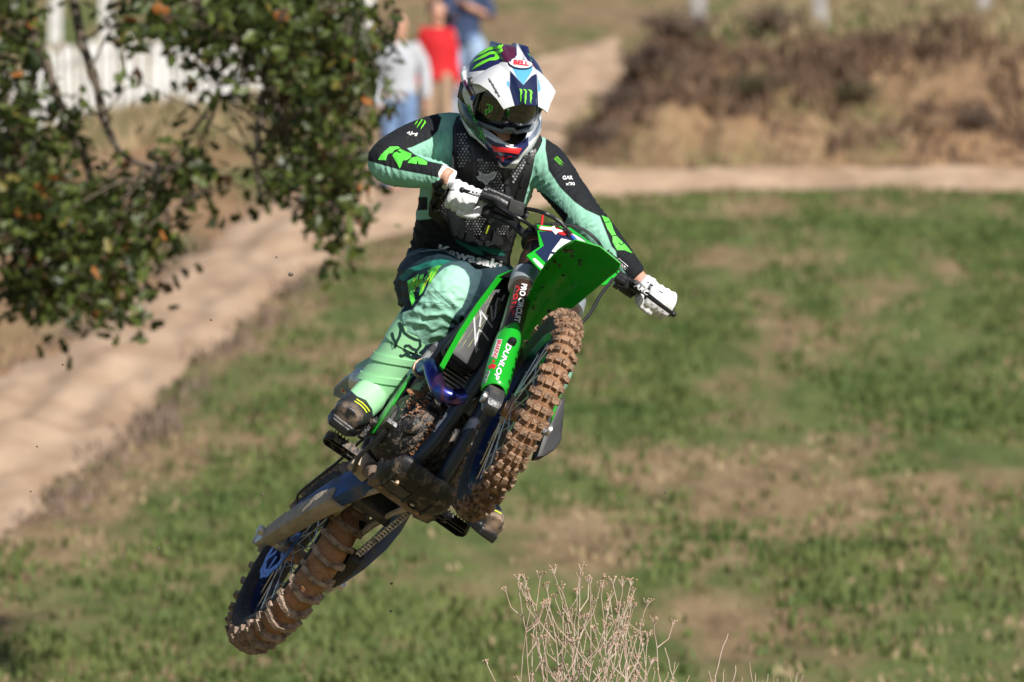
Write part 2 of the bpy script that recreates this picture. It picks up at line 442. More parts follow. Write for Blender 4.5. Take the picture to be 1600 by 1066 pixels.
# ------------------------------------------------------------------ fused bodies
def fuse(mb, name, mats, voxel=.006, smooth=6, factor=.5):
    """join the overlapping shapes into one continuous skin"""
    me = mb.mesh(name + '_raw', mats, smooth=False)
    o = bpy.data.objects.new('tmp', me); col.objects.link(o)
    r_ = o.modifiers.new('r', 'REMESH'); r_.mode = 'VOXEL'; r_.voxel_size = voxel; r_.adaptivity = 0
    if smooth:
        s_ = o.modifiers.new('s', 'SMOOTH'); s_.iterations = smooth; s_.factor = factor
    dg = bpy.context.evaluated_depsgraph_get()
    out = bpy.data.meshes.new_from_object(o.evaluated_get(dg)); out.name = name
    bpy.data.objects.remove(o); bpy.data.meshes.remove(me)
    out.materials.clear()
    for m in (mats if isinstance(mats, (list, tuple)) else [mats]): out.materials.append(m)
    out.shade_smooth()
    return out

# ------------------------------------------------------------------ tree at the left
def make_tree():
    TS = 1.05
    def PT(px, py, d): return P(px, py, d * TS)
    base = PT(-420, 0, 42); bz = float(ground_z(base.x, base.y))
    t = empty('oak_tree', (base.x, base.y, bz)); tag(t, 'leafy oak tree whose branches hang into the upper left of the view', 'tree')
    off = Vector((base.x, base.y, bz))
    bark = mat('oak_bark', (.10, .075, .055), .9, col2=(.17, .14, .11), noise_scale=14, bump=.9, bump_scale=30)
    tr = MB()
    tp = [(base.x, base.y, bz - .3), (base.x + .05, base.y, bz + .8), (base.x + .12, base.y - .1, bz + 2.0), (base.x + .3, base.y - .3, bz + 3.1), (base.x + .25, base.y - .3, bz + 4.6), (base.x + .1, base.y - .1, bz + 6)]
    tp = spline(tp, 24)
    tr.tube(tp, list(np.interp(np.linspace(0, 1, 24), [0, .1, .5, 1], [.34, .25, .19, .06])), 14)
    tr.xf(lambda v: v - off); tr.build('trunk', bark, t)
    fork = Vector(tp[12]); fork2 = Vector(tp[9])
    limbs = [
        [fork, PT(-220, -60, 41), PT(0, -90, 40.6), PT(200, -70, 40.4), PT(400, -40, 40.3), PT(560, 10, 40.2)],
        [fork2, PT(-200, 180, 41.2), PT(-60, 190, 40.8), PT(50, 280, 40.5), PT(110, 380, 40.4), PT(185, 470, 40.4)],
        [PT(0, -90, 40.6), PT(60, 60, 40.3), PT(40, 200, 40.3), PT(30, 330, 40.2), PT(70, 440, 40.2)],
        [PT(100, -85, 40.5), PT(140, 120, 40.3), PT(200, 240, 40.2), PT(300, 265, 40.1), PT(325, 300, 40.1)],
        [PT(300, -55, 40.4), PT(400, 90, 40.2), PT(450, 220, 40.1), PT(500, 300, 40.1), PT(545, 378, 40.0)],
        [PT(450, -25, 40.3), PT(500, 90, 40.4), PT(560, 160, 40.4), PT(575, 230, 40.4)],
        [PT(200, -70, 40.4), PT(250, 30, 40.7), PT(330, 100, 40.8), PT(345, 150, 40.8)],
        [PT(60, 60, 40.3), PT(160, 320, 40.4), PT(220, 390, 40.4), PT(190, 480, 40.4)],
        [PT(420, 130, 40.2), PT(400, 240, 40.0), PT(412, 310, 40.0)],
        [PT(400, -40, 40.3), PT(520, -110, 40.3), PT(680, -180, 40.3), PT(840, -190, 40.3)],  # unseen limb added above the frame to shade the lower left ground
        [fork, PT(-600, -200, 41), PT(-900, -300, 41.5)], [fork, PT(-300, -500, 42), PT(-200, -900, 42.5)], [fork, PT(-600, -500, 43), PT(-800, -800, 43.5)],
    ]
    lp = []
    for k, l in enumerate(limbs):
        n = 18; q = [Vector(v) + Vector((rnd.uniform(-.02, .02), 0, rnd.uniform(-.02, .02))) for v in spline(l, n)]
        r0 = .06 if l[0] in (fork, fork2) else .028
        b = MB().tube(q, list(np.linspace(r0, .007, n)), 8); b.xf(lambda v: v - off); b.build('limb', bark, t); lp.append(q)
    # leaves in small sprays round blobs that follow the limbs
    blobs = [(15, 30, 40, 130), (28, 92, 24, 60), (8, 130, 30, 100), (30, 190, 36, 130), (20, 260, 48, 230), (70, 290, 42, 170), (35, 340, 52, 260), (95, 360, 46, 200), (60, 410, 50, 230), (115, 425, 42, 170), (25, 445, 36, 100), (180, 455, 34, 130), (195, 490, 16, 40), (95, 470, 26, 60),
             (150, 340, 38, 110), (190, 300, 36, 90), (235, 290, 34, 90), (280, 275, 40, 130), (312, 262, 28, 90), (318, 290, 22, 60), (240, 345, 34, 90), (215, 385, 34, 90), (150, 400, 34, 90), (250, 385, 18, 40), (130, 200, 16, 24), (215, 130, 12, 16), (70, 225, 24, 50),
             (205, 22, 22, 50), (250, 22, 32, 90), (300, 28, 42, 170), (350, 40, 42, 170), (400, 35, 50, 240), (455, 35, 52, 260), (510, 40, 50, 240), (550, 50, 42, 170), (290, 85, 18, 30), (325, 118, 14, 18), (345, 85, 18, 36), (405, 92, 32, 70), (455, 100, 46, 210), (510, 110, 46, 210), (555, 115, 36, 130), (335, 150, 14, 24),
             (448, 165, 32, 90), (490, 175, 40, 150), (545, 180, 36, 130), (470, 225, 40, 150), (520, 225, 36, 130), (560, 225, 22, 50), (440, 245, 26, 60), (402, 290, 16, 30), (428, 305, 20, 45), (475, 275, 30, 80), (515, 290, 32, 110), (550, 275, 28, 80), (490, 330, 24, 60), (525, 330, 30, 110), (545, 360, 24, 70), (530, 385, 16, 40),
             (590, 60, 14, 20), (0, -50, 80, 180), (200, -60, 80, 200), (400, -60, 90, 260), (560, -50, 60, 140), (815, -165, 46, 400), (770, -190, 46, 360), (720, -180, 40, 100)]  # closing blobs: leaves on the added limb, out of view, for its shadow
    g = np.random.default_rng(12)
    C = []; tw = MB()
    for (bx, by, br, n) in blobs:
        m = max(2, int(n * (1.2 if bx < 200 and by > 140 else (.68 if bx > 250 and by > 60 else .85))) // 9)
        for _ in range(m):
            a = g.uniform(0, 2 * np.pi); rr = br * math.sqrt(g.random()) * 1.05
            c = PT(bx + rr * math.cos(a), by + rr * math.sin(a), 40.3 + g.normal(0, .42)); s = g.uniform(.05, .085)
            for _ in range(9): C.append((c.x + g.normal(0, s), c.y + g.normal(0, s), c.z + g.normal(0, s)))
            q0 = min((v for l in lp for v in l), key=lambda v: (v - c).length_squared); md = q0.lerp(c, .55) + Vector((0, 0, .03)); tw.tube([q0 - off, md - off, c - off], [.006, .0045, .003], 4, caps=False)
    for (bx, by, bd, br, n) in [(-250, -250, 41, 1.0, 900), (-650, -350, 42, 1.2, 900), (-350, -700, 42.5, 1.2, 800), (100, -420, 41, 1.0, 700), (-500, -900, 43, 1.1, 500), (420, -330, 41, .75, 400)]:
        c = PT(bx, by, bd)
        for _ in range(n // 9):
            v = Vector(g.normal(0, 1, 3)); v = c + v.normalized() * br * TS * g.random() ** .4
            for _ in range(9): C.append((v.x + g.normal(0, .08), v.y + g.normal(0, .08), v.z + g.normal(0, .08)))
    tag(tw.build('twigs', bark, t), kind='stuff')
    C = np.array(C); N = len(C)
    d = g.normal(0, 1, (N, 3)); d[:, 2] -= .4; d /= np.linalg.norm(d, axis=1)[:, None]
    u = g.normal(0, 1, (N, 3)); u[:, 2] += 1.0; u -= d * (u * d).sum(1)[:, None]; u /= np.linalg.norm(u, axis=1)[:, None]
    s = np.cross(d, u); L = g.uniform(.055, .10, N)[:, None]; W = L * g.uniform(.26, .36, N)[:, None]
    prof = [(0, 0, 0), (.22, .75, .02), (.42, .45, .03), (.62, 1.0, .03), (.82, .6, 0), (1.0, 0, -.06)]
    left = [C + d * L * a + s * W * b + u * L * c for a, b, c in prof]; right = [C + d * L * a - s * W * b + u * L * c for a, b, c in prof[1:5]]
    mid = C + d * L * .5 - u * L * .06
    v = np.stack(left + right + [mid], 1).reshape(-1, 3); o = np.arange(N)[:, None] * 11
    ring = [0, 1, 2, 3, 4, 5, 9, 8, 7, 6]
    f = np.concatenate([o + np.array([[10, ring[i], ring[(i + 1) % 10]]]) for i in range(10)], 0)
    m = bpy.data.materials.new('oak_leaf'); m.use_nodes = True; nt = m.node_tree; b = nt.nodes['Principled BSDF']; b.inputs['Roughness'].default_value = .45
    at = nt.nodes.new('ShaderNodeVertexColor'); at.layer_name = 'tint'; nt.links.new(at.outputs[0], b.inputs['Base Color'])
    tl = nt.nodes.new('ShaderNodeBsdfTranslucent'); nt.links.new(at.outputs[0], tl.inputs[0]); mx = nt.nodes.new('ShaderNodeMixShader'); mx.inputs[0].default_value = .3
    nt.links.new(b.outputs[0], mx.inputs[1]); nt.links.new(tl.outputs[0], mx.inputs[2]); nt.links.new(mx.outputs[0], nt.nodes['Material Output'].inputs[0])
    me = np_mesh('crown', v - np.array(off), f, m)
    k = g.random(N)[:, None]; base_c = np.array([.022, .040, .010]) * (1 - k) + np.array([.115, .15, .030]) * k
    od = g.random(N); base_c[od < .010] = (.36, .13, .03); base_c[(od > .02) & (od < .06)] = (.20, .17, .04); base_c[(od > .95)] = (.07, .04, .02)
    ca = me.color_attributes.new('tint', 'FLOAT_COLOR', 'POINT')
    ca.data.foreach_set('color', np.repeat(np.concatenate([base_c, np.ones((N, 1))], 1), 11, 0).astype(np.float32).ravel())
    mesh_obj('crown', me, t)
make_tree()

# ------------------------------------------------------------------ white paling fence and the posts
def make_fence():
    line = [(-260, 290, 130), (0, 228, 128), (100, 200, 128), (190, 182, 124), (270, 172, 112), (350, 164, 100), (420, 158, 92)]
    wh = mat('chalky_white_paint', (.72, .71, .71), .7, col2=(.58, .57, .55), noise_scale=9, c2_lo=.5, c2_hi=.7)
    f = empty('paling_fence'); tag(f, 'low white paling fence of upright slats behind the oak branches', 'fence')
    g0 = g_at(0, 228); f.location = (g0[0], g0[1], float(ground_z(*g0)))
    off = Vector(f.location); n = 48; tops = []
    S = spline(line, n)
    for i, (px, py, h) in enumerate(S):
        x, y = g_at(px, py); z = float(ground_z(x, y)); hh = h * y / FPX * rnd.uniform(.94, 1.05); b = MB(); lean = rnd.uniform(-.04, .04)
        w = .027; b.prism([(-w, 0, -.05), (w, 0, -.05), (w + lean, 0, hh - .05), (lean, 0, hh), (-w + lean, 0, hh - .05)], (0, .018, 0))
        b.xf(lambda v: v + Vector((x, y, z)) - off); b.build('slat', wh, f, smooth=False); tops.append(Vector((x, y + .02, z)) - off)
    for h in (.22, .68):
        MB().tube([p + Vector((0, 0, h)) for p in tops], .007, 6).build('rail_wire', mat('galvanised_wire', (.4, .4, .4), .5, .8), f)
make_fence()

def make_post(px, pyb, w, h, lean, label, m):
    x, y = g_at(px, pyb); z = float(ground_z(x, y)); b = MB(); hw = w / 2
    r8 = [[(-hw, -hw, -.2), (hw, -hw, -.2), (hw, hw, -.2), (-hw, hw, -.2)], [(-hw + lean, -hw, h), (hw + lean, -hw, h), (hw + lean, hw, h), (-hw + lean, hw, h)], [(-hw * .6 + lean, -hw * .6, h + .03), (hw * .6 + lean, -hw * .6, h + .03), (hw * .6 + lean, hw * .6, h + .03), (-hw * .6 + lean, hw * .6, h + .03)]]
    b.loft(r8); o = b.build('fence_post', m, None, smooth=False, bevel=.008); o.location = (x, y, z)
    tag(o, label, 'post', 'fence posts on the skyline'); return o
MPW = mat('bleached_post', (.62, .61, .60), .8, col2=(.45, .44, .43), noise_scale=6)
MPG = mat('grey_post', (.34, .32, .31), .85, col2=(.24, .22, .21), noise_scale=6)
make_post(86, 84, .15, 1.5, .02, 'thick white post standing left of the other above the paling fence', MPW)
make_post(167, 72, .17, 1.5, -.01, 'thick white post standing right of the other above the paling fence', MPW)
make_post(575, 62, .16, 1.3, 0, 'pale post beside the leaves, left of the spectator in grey', MPW)
make_post(1092, 60, .17, 1.3, -.02, 'pale post at the left end of the bank top', MPG)
make_post(1287, 58, .15, 1.3, -.12, 'leaning grey post above the middle of the bank', MPG)
make_post(1540, 40, .14, 1.3, -.06, 'grey post above the right end of the bank', MPG)

# shrubs on the bank
def make_shrub(px, py, r, h, n, m, label, seed, d=None):
    if d is None: x, y = g_at(px, py)
    else: x, y = P(px, py, d).x, d
    z = float(ground_z(x, y)); g = np.random.default_rng(seed)
    o = empty('dry_shrub', (x, y, z)); tag(o, label, 'shrub', 'dry shrubs on the bank')
    st = MB(); vs = []; fs = []
    for i in range(n):
        a = g.uniform(0, 2 * np.pi); q = g.random() ** .6; tip = Vector((math.cos(a) * r * q, math.sin(a) * r * q * .7, h * g.uniform(.5, 1) * (1 - .4 * q)))
        mid = tip * .5 + Vector((0, 0, h * .12)); st.tube([(0, 0, -.03), mid, tip], [.008, .006, .003], 4)
        for k in range(14):
            c = mid.lerp(tip, g.random()) + Vector(g.normal(0, .05, 3)); d1 = Vector(g.normal(0, 1, 3)).normalized() * g.uniform(.02, .045); d2 = Vector(g.normal(0, 1, 3)).normalized() * .016
            k0 = len(vs); vs += [c - d2, c + d2, c + d1 + d2 * .4, c + d1 - d2 * .4]; fs.append((k0, k0 + 1, k0 + 2, k0 + 3))
    st.build('stems', MATS['dead_brush'], o)
    me = bpy.data.meshes.new('foliage'); me.from_pydata(vs, [], fs); me.materials.append(m); mesh_obj('foliage', me, o)
MSB = mat('shrub_brown', (.10, .07, .055), .9, col2=(.20, .15, .12), noise_scale=5, trans=.15)
MSG = mat('shrub_green', (.055, .06, .025), .9, col2=(.13, .11, .055), noise_scale=5, trans=.15)
make_shrub(1180, 175, .55, .42, 60, MSG, 'dark green shrub in the middle of the bank face', 51)
make_shrub(930, 235, .35, .30, 40, MSB, 'lowest brown shrub at the left foot of the bank', 52)
make_shrub(975, 185, .40, .34, 45, MSB, 'brown shrub a little way up the left edge of the bank', 53)
make_shrub(1020, 130, .42, .40, 45, MSB, 'brown shrub high on the left edge of the bank', 54)
make_shrub(1060, 75, .45, .42, 45, MSB, 'brown shrub at the top of the left edge of the bank', 55)
make_shrub(1340, 178, .30, .22, 26, MSG, 'small dull green shrub right of the dark one on the bank', 56)
make_shrub(1530, 215, .35, .22, 30, MSB, 'low brown shrub near the right end of the bank', 57)
make_shrub(1210, 62, .40, .40, 36, MSB, 'reddish brown shrub on top of the bank between two posts', 58)
# ------------------------------------------------------------------ spectators
SKIN = mat('skin', (.50, .27, .19), .55, col2=(.58, .33, .24), noise_scale=30, spec=.3)
def hand_shape(mb, wrist, fwd, side, size=1.0, curl=.5):
    """palm and five bent fingers; fwd towards the fingertips, side towards the thumb"""
    w = Vector(wrist); f = Vector(fwd).normalized(); s = (Vector(side) - f * Vector(side).dot(f)).normalized(); n = f.cross(s)
    L = .085 * size
    mb.loft([[w + f * a + s * b * size * q + n * c * size * t for b, c in ((-.035, -.011), (0, -.015), (.035, -.011), (.038, .011), (0, .015), (-.035, .011))] for a, q, t in ((-.01, .75, 1.1), (L * .3, 1, 1.1), (L * .8, 1.08, 1), (L * 1.02, 1, .8))])
    for k, (off, ln) in enumerate(((.03, .072), (.010, .08), (-.011, .074), (-.031, .058))):
        b = w + f * L * .95 + s * off * size; p = [b]; dd = f.copy()
        for j, q in enumerate((.42, .32, .26)):
            ang = curl * (.5 + .4 * j); dd = (f * math.cos(ang * (j + 1) * .8) + n * math.sin(ang * (j + 1) * .8)); p.append(p[-1] + dd * ln * size * q)
        mb.tube(p, [.0092 * size, .009 * size, .0082 * size, .0065 * size], 8)
    b = w + f * L * .25 + s * .034 * size
    mb.tube([b, b + (s * .8 + f * .5) * .028 * size, b + (s * .75 + f * 1.2 + n * .4) * .036 * size, b + (s * .6 + f * 1.7 + n * .7) * .038 * size], [.012 * size, .011 * size, .010 * size, .008 * size], 8)

def head_shape(mb, c, face, up, s=1.0):
    """skull, jaw, nose, lips, brow and ears"""
    f = Vector(face).normalized(); u = Vector(up); u = (u - f * u.dot(f)).normalized(); r = f.cross(u); M = Matrix((r, f, u)).transposed(); c = Vector(c)
    mb.ball(c + u * .03 * s, .088 * s, 16, 12, (.87, 1.08, 1.15), M); mb.ball(c - u * .045 * s + f * .025 * s, .062 * s, 14, 10, (.92, 1.0, 1.15), M)
    mb.tube([c + f * .092 * s + u * .03 * s, c + f * .108 * s - u * .005 * s, c + f * .094 * s - u * .022 * s], [.008 * s, .014 * s, .013 * s], 8)
    mb.ball(c + f * .080 * s - u * .052 * s, .017 * s, 8, 6, (1.5, .7, .55), M); mb.ball(c + f * .078 * s - u * .085 * s, .022 * s, 8, 6, (1.1, .7, .7), M)
    mb.ball(c + f * .083 * s + u * .045 * s, .02 * s, 8, 6, (2.2, .55, .5), M)
    for q in (-1, 1): mb.ball(c + r * q * .08 * s + u * .0 * s, .028 * s, 8, 6, (.3, .65, 1.1), M)

def figure(label, X, Y, H, skel, shirt, trousers, hair, shoe=None, cap=None):
    """skel: joints in metres from the ground point, x right, y away from the lens, z up"""
    z0 = float(ground_z(X, Y)); t = empty('person', (X, Y, z0)); tag(t, label, 'person', 'spectators by the track')
    J = {k: Vector(v) * H for k, v in skel.items()}
    b = MB()
    def chain(mb, ks, rs, e=0): mb.tube([J[k] for k in ks], [r * H + e for r in rs], 12)
    chain(b, ['pelvis', 'waist', 'chest', 'neck'], [.066, .055, .06, .034]); b.tube([J['neck'], J['head']], [.036 * H, .034 * H], 10)
    head_shape(b, J['head'] + Vector((0, 0, .02)), skel['face'], (0, 0, 1), H / 1.75)
    for q in 'lr':
        chain(b, ['sh' + q, 'el' + q, 'wr' + q], [.032, .026, .018]); b.tube([J['chest'], J['sh' + q]], [.045 * H, .032 * H], 10)
        chain(b, ['hp' + q, 'kn' + q, 'an' + q], [.055, .037, .026]); b.tube([J['pelvis'], J['hp' + q]], [.06 * H, .055 * H], 10)
        b.tube([J['an' + q] - Vector((0, 0, .0)), J['an' + q] + Vector(skel['face']) * .13 * H - Vector((0, 0, .03 * H))], [.026 * H, .02 * H], 8)
        d = (J['wr' + q] - J['el' + q]).normalized(); hand_shape(b, J['wr' + q], d, (0, -1, .3), H / 1.75, .5)
    mesh_obj('body', fuse(b, 'body', SKIN, .008, 3), t)
    s = MB()
    s.loft([[Vector((c.x, c.y, c.z)) + Vector((math.cos(a) * w * H, math.sin(a) * dp * H, 0)) for a in np.linspace(0, 2 * math.pi, 17)[:-1]] for c, w, dp in
            ((J['pelvis'] - Vector((0, 0, .03 * H)), .105, .078), (J['waist'], .098, .072), (J['chest'], .112, .078), (J['chest'].lerp(J['neck'], .6), .105, .06), (J['neck'] - Vector((0, 0, .01)), .05, .045))])
    for q in 'lr':
        s.tube([J['chest'], J['sh' + q], J['el' + q].lerp(J['sh' + q], .5), J['el' + q], J['wr' + q] if shirt[1] else J['el' + q]], [.07 * H, .047 * H, .042 * H, .036 * H, .027 * H], 12)
    mesh_obj('shirt', fuse(s, 'shirt', shirt[0], .012, 5), t)
    j = MB()
    for q in 'lr': j.tube([J['pelvis'] + (J['hp' + q] - J['pelvis']) * .4 + Vector((0, 0, .04)), J['hp' + q], J['kn' + q], J['an' + q]], [.075 * H, .068 * H, .048 * H, .036 * H], 14)
    j.ball(J['pelvis'], .09 * H, 14, 10, (1.1, .8, .9)); mesh_obj('trousers', fuse(j, 'trousers', trousers, .012, 4), t)
    h = MB(); f = Vector(skel['face']).normalized(); hc = J['head'] + Vector((0, 0, .055)) - f * .022
    h.ball(hc, .093, 16, 12, (.95, .98, 1.02)); me = h.mesh('hair', hair); bm = bmesh.new(); bm.from_mesh(me)
    bmesh.ops.delete(bm, geom=[v for v in bm.verts if (v.co - hc).dot(f) > .035 and v.co.z < hc.z + .035 or v.co.z < hc.z - .055], context='VERTS')
    bmesh.ops.solidify(bm, geom=bm.faces[:], thickness=.012); bm.to_mesh(me); bm.free(); mesh_obj('hair', me, t)
    for q in 'lr':
        a = J['an' + q]; fo = Vector(skel['face']); b2 = MB()
        b2.tube([a - fo * .05 - Vector((0, 0, .045)), a - Vector((0, 0, .04)), a + fo * .10 - Vector((0, 0, .06)), a + fo * .17 - Vector((0, 0, .065))], [.034, .042, .038, .022], 10)
        mesh_obj('shoe', fuse(b2, 'shoe', shoe or MATS['dark_shoe'], .01, 3), t)
    return t
mat('dark_shoe', (.03, .03, .035), .7)
DENIM = mat('denim', (.10, .17, .32), .85, col2=(.16, .25, .42), noise_scale=9, bump=.3, bump_scale=40)
LDENIM = mat('washed_denim', (.13, .21, .36), .85, col2=(.30, .40, .55), noise_scale=6, bump=.3, bump_scale=40)
GREYK = mat('grey_marl', (.37, .39, .43), .9, col2=(.45, .47, .51), noise_scale=20, bump=.3, bump_scale=30)
NAVY = mat('navy_cotton', (.025, .045, .105), .85, bump=.3, bump_scale=30)
REDK = mat('red_fleece', (.48, .008, .014), .85, bump=.3, bump_scale=30)
BROWNH = mat('brown_hair', (.09, .06, .045), .7, bump=.6, bump_scale=120, stretch=(1, 1, .2))
DARKH = mat('dark_hair', (.02, .018, .02), .7, bump=.6, bump_scale=120, stretch=(1, 1, .2))
st = dict(pelvis=(0, 0, .54), waist=(0, 0, .62), chest=(0, 0, .73), neck=(0, 0, .84), head=(0, -.005, .905), face=(.6, -.8, 0),
          shl=(.11, 0, .80), ell=(.135, .02, .63), wrl=(.15, -.03, .50), shr=(-.11, 0, .80), elr=(-.14, .02, .63), wrr=(-.125, -.03, .49),
          hpl=(.05, 0, .50), knl=(.055, -.02, .27), anl=(.055, 0, .045), hpr=(-.05, 0, .50), knr=(-.05, 0, .27), anr=(-.055, .02, .045))
PD = 90.0
def stand(px, head_py, H, d):
    z = (533 - head_py) / FPX * d - H          # ground height that puts the crown of the head there
    return (px - 800) / FPX * d
gx = stand(628, 22, 1.72, 88)
sk = dict(st); sk.update(ell=(.15, -.01, .66), wrl=(.155, -.05, .52), elr=(-.135, .02, .63), wrr=(-.10, -.06, .48), face=(.75, -.66, 0))
def ground_for(px, head_py, H, lo=78, hi=100):
    best = min(np.arange(lo, hi, .05), key=lambda d: abs((533 - FPX * (float(ground_z((px - 800) / FPX * d, d)) + H) / d) - head_py)); return (px - 800) / FPX * best, float(best)
x, y = ground_for(622, 20, 1.70); figure('spectator in a grey long sleeved top and blue jeans, left of the others', x, y, 1.70, sk, (GREYK, True), DENIM, BROWNH)
sk = dict(st); sk.update(face=(-1, -.15, 0), ell=(.15, -.03, .66), wrl=(.02, -.10, .72), elr=(-.05, -.10, .665), wrr=(-.15, -.10, .73), knl=(.09, -.03, .28), anl=(.11, 0, .045), hpl=(.065, 0, .5))
x, y = ground_for(722, -72, 1.95); figure('spectator in a navy T-shirt and washed jeans with a raised forearm', x, y, 1.95, sk, (NAVY, False), LDENIM, DARKH)
sk = dict(st); sk.update(face=(.5, -.85, 0), shr=(-.09, 0, .80), shl=(.09, 0, .80), elr=(-.105, .0, .62), ell=(.10, .02, .62), wrr=(-.12, -.06, .50), wrl=(.13, -.05, .49))
MRT = mat('tan_trousers', (.30, .21, .14), .8)
x, y = ground_for(682, 4, 1.62); figure('spectator in a bright red top, half hidden between the other two', x, y + .35, 1.62, sk, (REDK, True), MRT, DARKH)

# ------------------------------------------------------------------ withered weeds in the foreground
STRAW = mat('dry_stalk', (.42, .29, .235), .75, col2=(.58, .46, .39), noise_scale=14, c2_lo=.4, c2_hi=.6)
SEED = mat('dry_seed_head', (.34, .22, .14), .85, col2=(.52, .38, .27), noise_scale=40)
def weed(label, d, base_px, tops, seed, umbel=True, r0=.0020):
    g = random.Random(seed); bx = P(base_px, 0, d).x; bz = float(ground_z(bx, d)); t = empty('withered_weed', (bx, d, bz)); off = Vector((bx, d, bz)); tag(t, label, 'weed', 'withered weeds in front of the rider')
    sm = MB()
    for (px, py) in tops:
        dd = d + g.uniform(-.12, .12); s = MB(); tip = P(px, py, dd); root = off + Vector((g.uniform(-.04, .04), g.uniform(-.04, .04), -.02))
        k1 = root.lerp(tip, .4) + Vector((g.uniform(-.06, .06) + (tip.x - root.x) * -.15, 0, 0)); k2 = root.lerp(tip, .75) + Vector((g.uniform(-.05, .05) - (tip.x - root.x) * .06, 0, .02))
        q = [Vector(v) + Vector((g.uniform(-.0025, .0025), 0, 0)) for v in spline([root, k1, k2, tip], 22)]; s.tube(q, list(np.linspace(r0, r0 * .55, 22)), 6)
        def umb(p, dr, n, ln):
            for _ in range(n):
                v = (dr + Vector((g.uniform(-.8, .8), g.uniform(-.8, .8), g.uniform(.0, .3)))).normalized(); e = p + v * ln * g.uniform(.6, 1.1)
                s.tube([p, p.lerp(e, .5) + Vector((0, 0, .002)), e], [.0011, .0009, .0008], 4, caps=False); sm.ball(e, g.uniform(.0022, .0036), 6, 4)
        if umbel:
            umb(tip, (q[-1] - q[-2]).normalized(), g.randint(5, 9), .030)
            for _ in range(g.randint(2, 4)):
                i = g.randint(9, 18); p = q[i]; sd = g.choice((-1, 1)); ln = g.uniform(.05, .16); ln = min(ln * 1.3, max(.025, (tip.z - p.z) * .95)); e = p + Vector((sd * ln * g.uniform(.25, .75), g.uniform(-.03, .03), ln)); m2 = p.lerp(e, .5) + Vector((sd * .012, 0, -.006))
                s.tube([p, m2, e], [.0018, .0015, .001], 5, caps=False); umb(e, (e - m2).normalized(), g.randint(3, 6), .022)
        else:
            for _ in range(g.randint(0, 2)):
                i = g.randint(12, 19); p = q[i]; e = p + Vector((g.uniform(-.04, .04), 0, g.uniform(.03, .08))); s.tube([p, e], [.0014, .0007], 4, caps=False)
        s.xf(lambda v: v - off); s.build('stalk', STRAW, t)
    if umbel: sm.xf(lambda v: v - off); tag(sm.build('seed_heads', SEED, t), kind='stuff')
weed('withered branching weed at the left of the clump under the front wheel', 26.2, 846, [(812, 925), (822, 912), (843, 905), (855, 925), (838, 985), (828, 950), (858, 1000)], 1)
weed('withered weed with the tallest seed heads in the clump', 26.35, 890, [(866, 898), (908, 893), (880, 960), (902, 930), (922, 915), (872, 1000), (925, 945), (878, 925), (893, 965), (914, 970), (885, 1010)], 2)
weed('withered weed with crowded seed heads right of the tallest one', 26.1, 940, [(940, 922), (958, 914), (972, 918), (985, 917), (948, 960), (986, 945), (930, 990), (960, 1000), (975, 1015), (944, 985), (952, 940), (966, 955), (978, 975)], 3)
weed('withered weed at the right of the clump with forked tops', 26.4, 990, [(1010, 948), (1022, 976), (1005, 1010), (992, 1035), (1016, 1040), (1000, 985), (1012, 1000), (998, 1050)], 4)
weed('two dry grass stalks leaning left beside the weed clump', 26.3, 1065, [(1040, 1012), (1055, 1035), (1045, 1050), (1076, 1055), (1030, 1055)], 5, False, .0022)
weed('dry grass tuft with one tall stalk at the bottom edge', 26.5, 1125, [(1137, 990), (1108, 1048), (1150, 1040), (1118, 1055), (1132, 1045), (1160, 1058)], 6, False, .0022)
weed('low dry grass tuft furthest right at the bottom edge', 26.4, 1205, [(1172, 1035), (1180, 1052), (1200, 1053), (1245, 1050), (1256, 1055), (1235, 1060), (1215, 1060)], 7, False, .002)
# ------------------------------------------------------------------ motocross motorcycle: local x forward, y to its left, z up, origin at the rear axle
BR = Matrix(((.4534, .7964, .4002), (-.8398, .2314, .4910), (.2985, -.5587, .7738)))
BT = Vector((-.65362788, 26.4462329, -.67245631))
BM = Matrix.Translation(BT) @ BR.to_quaternion().to_matrix().to_4x4(); BMI = BM.inverted()
rake = R(26.5); STEER = -.156
SA = Vector((-math.sin(rake), 0, math.cos(rake))); SN = Vector((math.cos(rake), 0, math.sin(rake)))
AX = Vector((1.485, 0, .01)); SB = AX - SN * .045
SROT = Matrix.Rotation(STEER, 3, SA); SROTI = SROT.inverted()
def st_(v): return SB + SROT @ (Vector(v) - SB)
def ust(v): return SB + SROTI @ (Vector(v) - SB)
def bl(px, py, ax, val, steered=False):
    """bike-local point on the plane local[ax]=val seen at this place of the photograph"""
    o = BMI @ Vector((0, 0, 0)); q = BMI @ P(px, py, 26)
    if steered: o = ust(o); q = ust(q)
    d = q - o; t = (val - o[ax]) / d[ax]; return o + d * t

GREEN = mat('green_plastic', (.012, .40, .022), .32, coat=.3, col2=(.07, .15, .035), noise_scale=48, c2_lo=.63, c2_hi=.72, bump=.08, bump_scale=40, trans=.07)
BLACK = mat('black_plastic', (.012, .012, .014), .42, col2=(.05, .04, .035), noise_scale=30, c2_lo=.55, c2_hi=.8, bump=.15, bump_scale=150)
BLACKC = mat('clean_black_plastic', (.012, .012, .014), .38, bump=.1, bump_scale=120)
NAVYP = mat('navy_plastic', (.010, .018, .055), .35, coat=.3)
WHITEP = mat('white_print', (.78, .78, .78), .45)
REDP = mat('red_print', (.62, .02, .025), .45)
BLUEP = mat('blue_print', (.02, .07, .36), .45)
SILVER = mat('brushed_aluminium', (.62, .61, .60), .35, .85, col2=(.33, .24, .17), noise_scale=18, c2_lo=.55, c2_hi=.75, bump=.1)
DARKM = mat('dark_metal', (.10, .10, .105), .42, .6, col2=(.10, .075, .055), noise_scale=25, c2_lo=.5, c2_hi=.72, bump=.4, bump_scale=70)
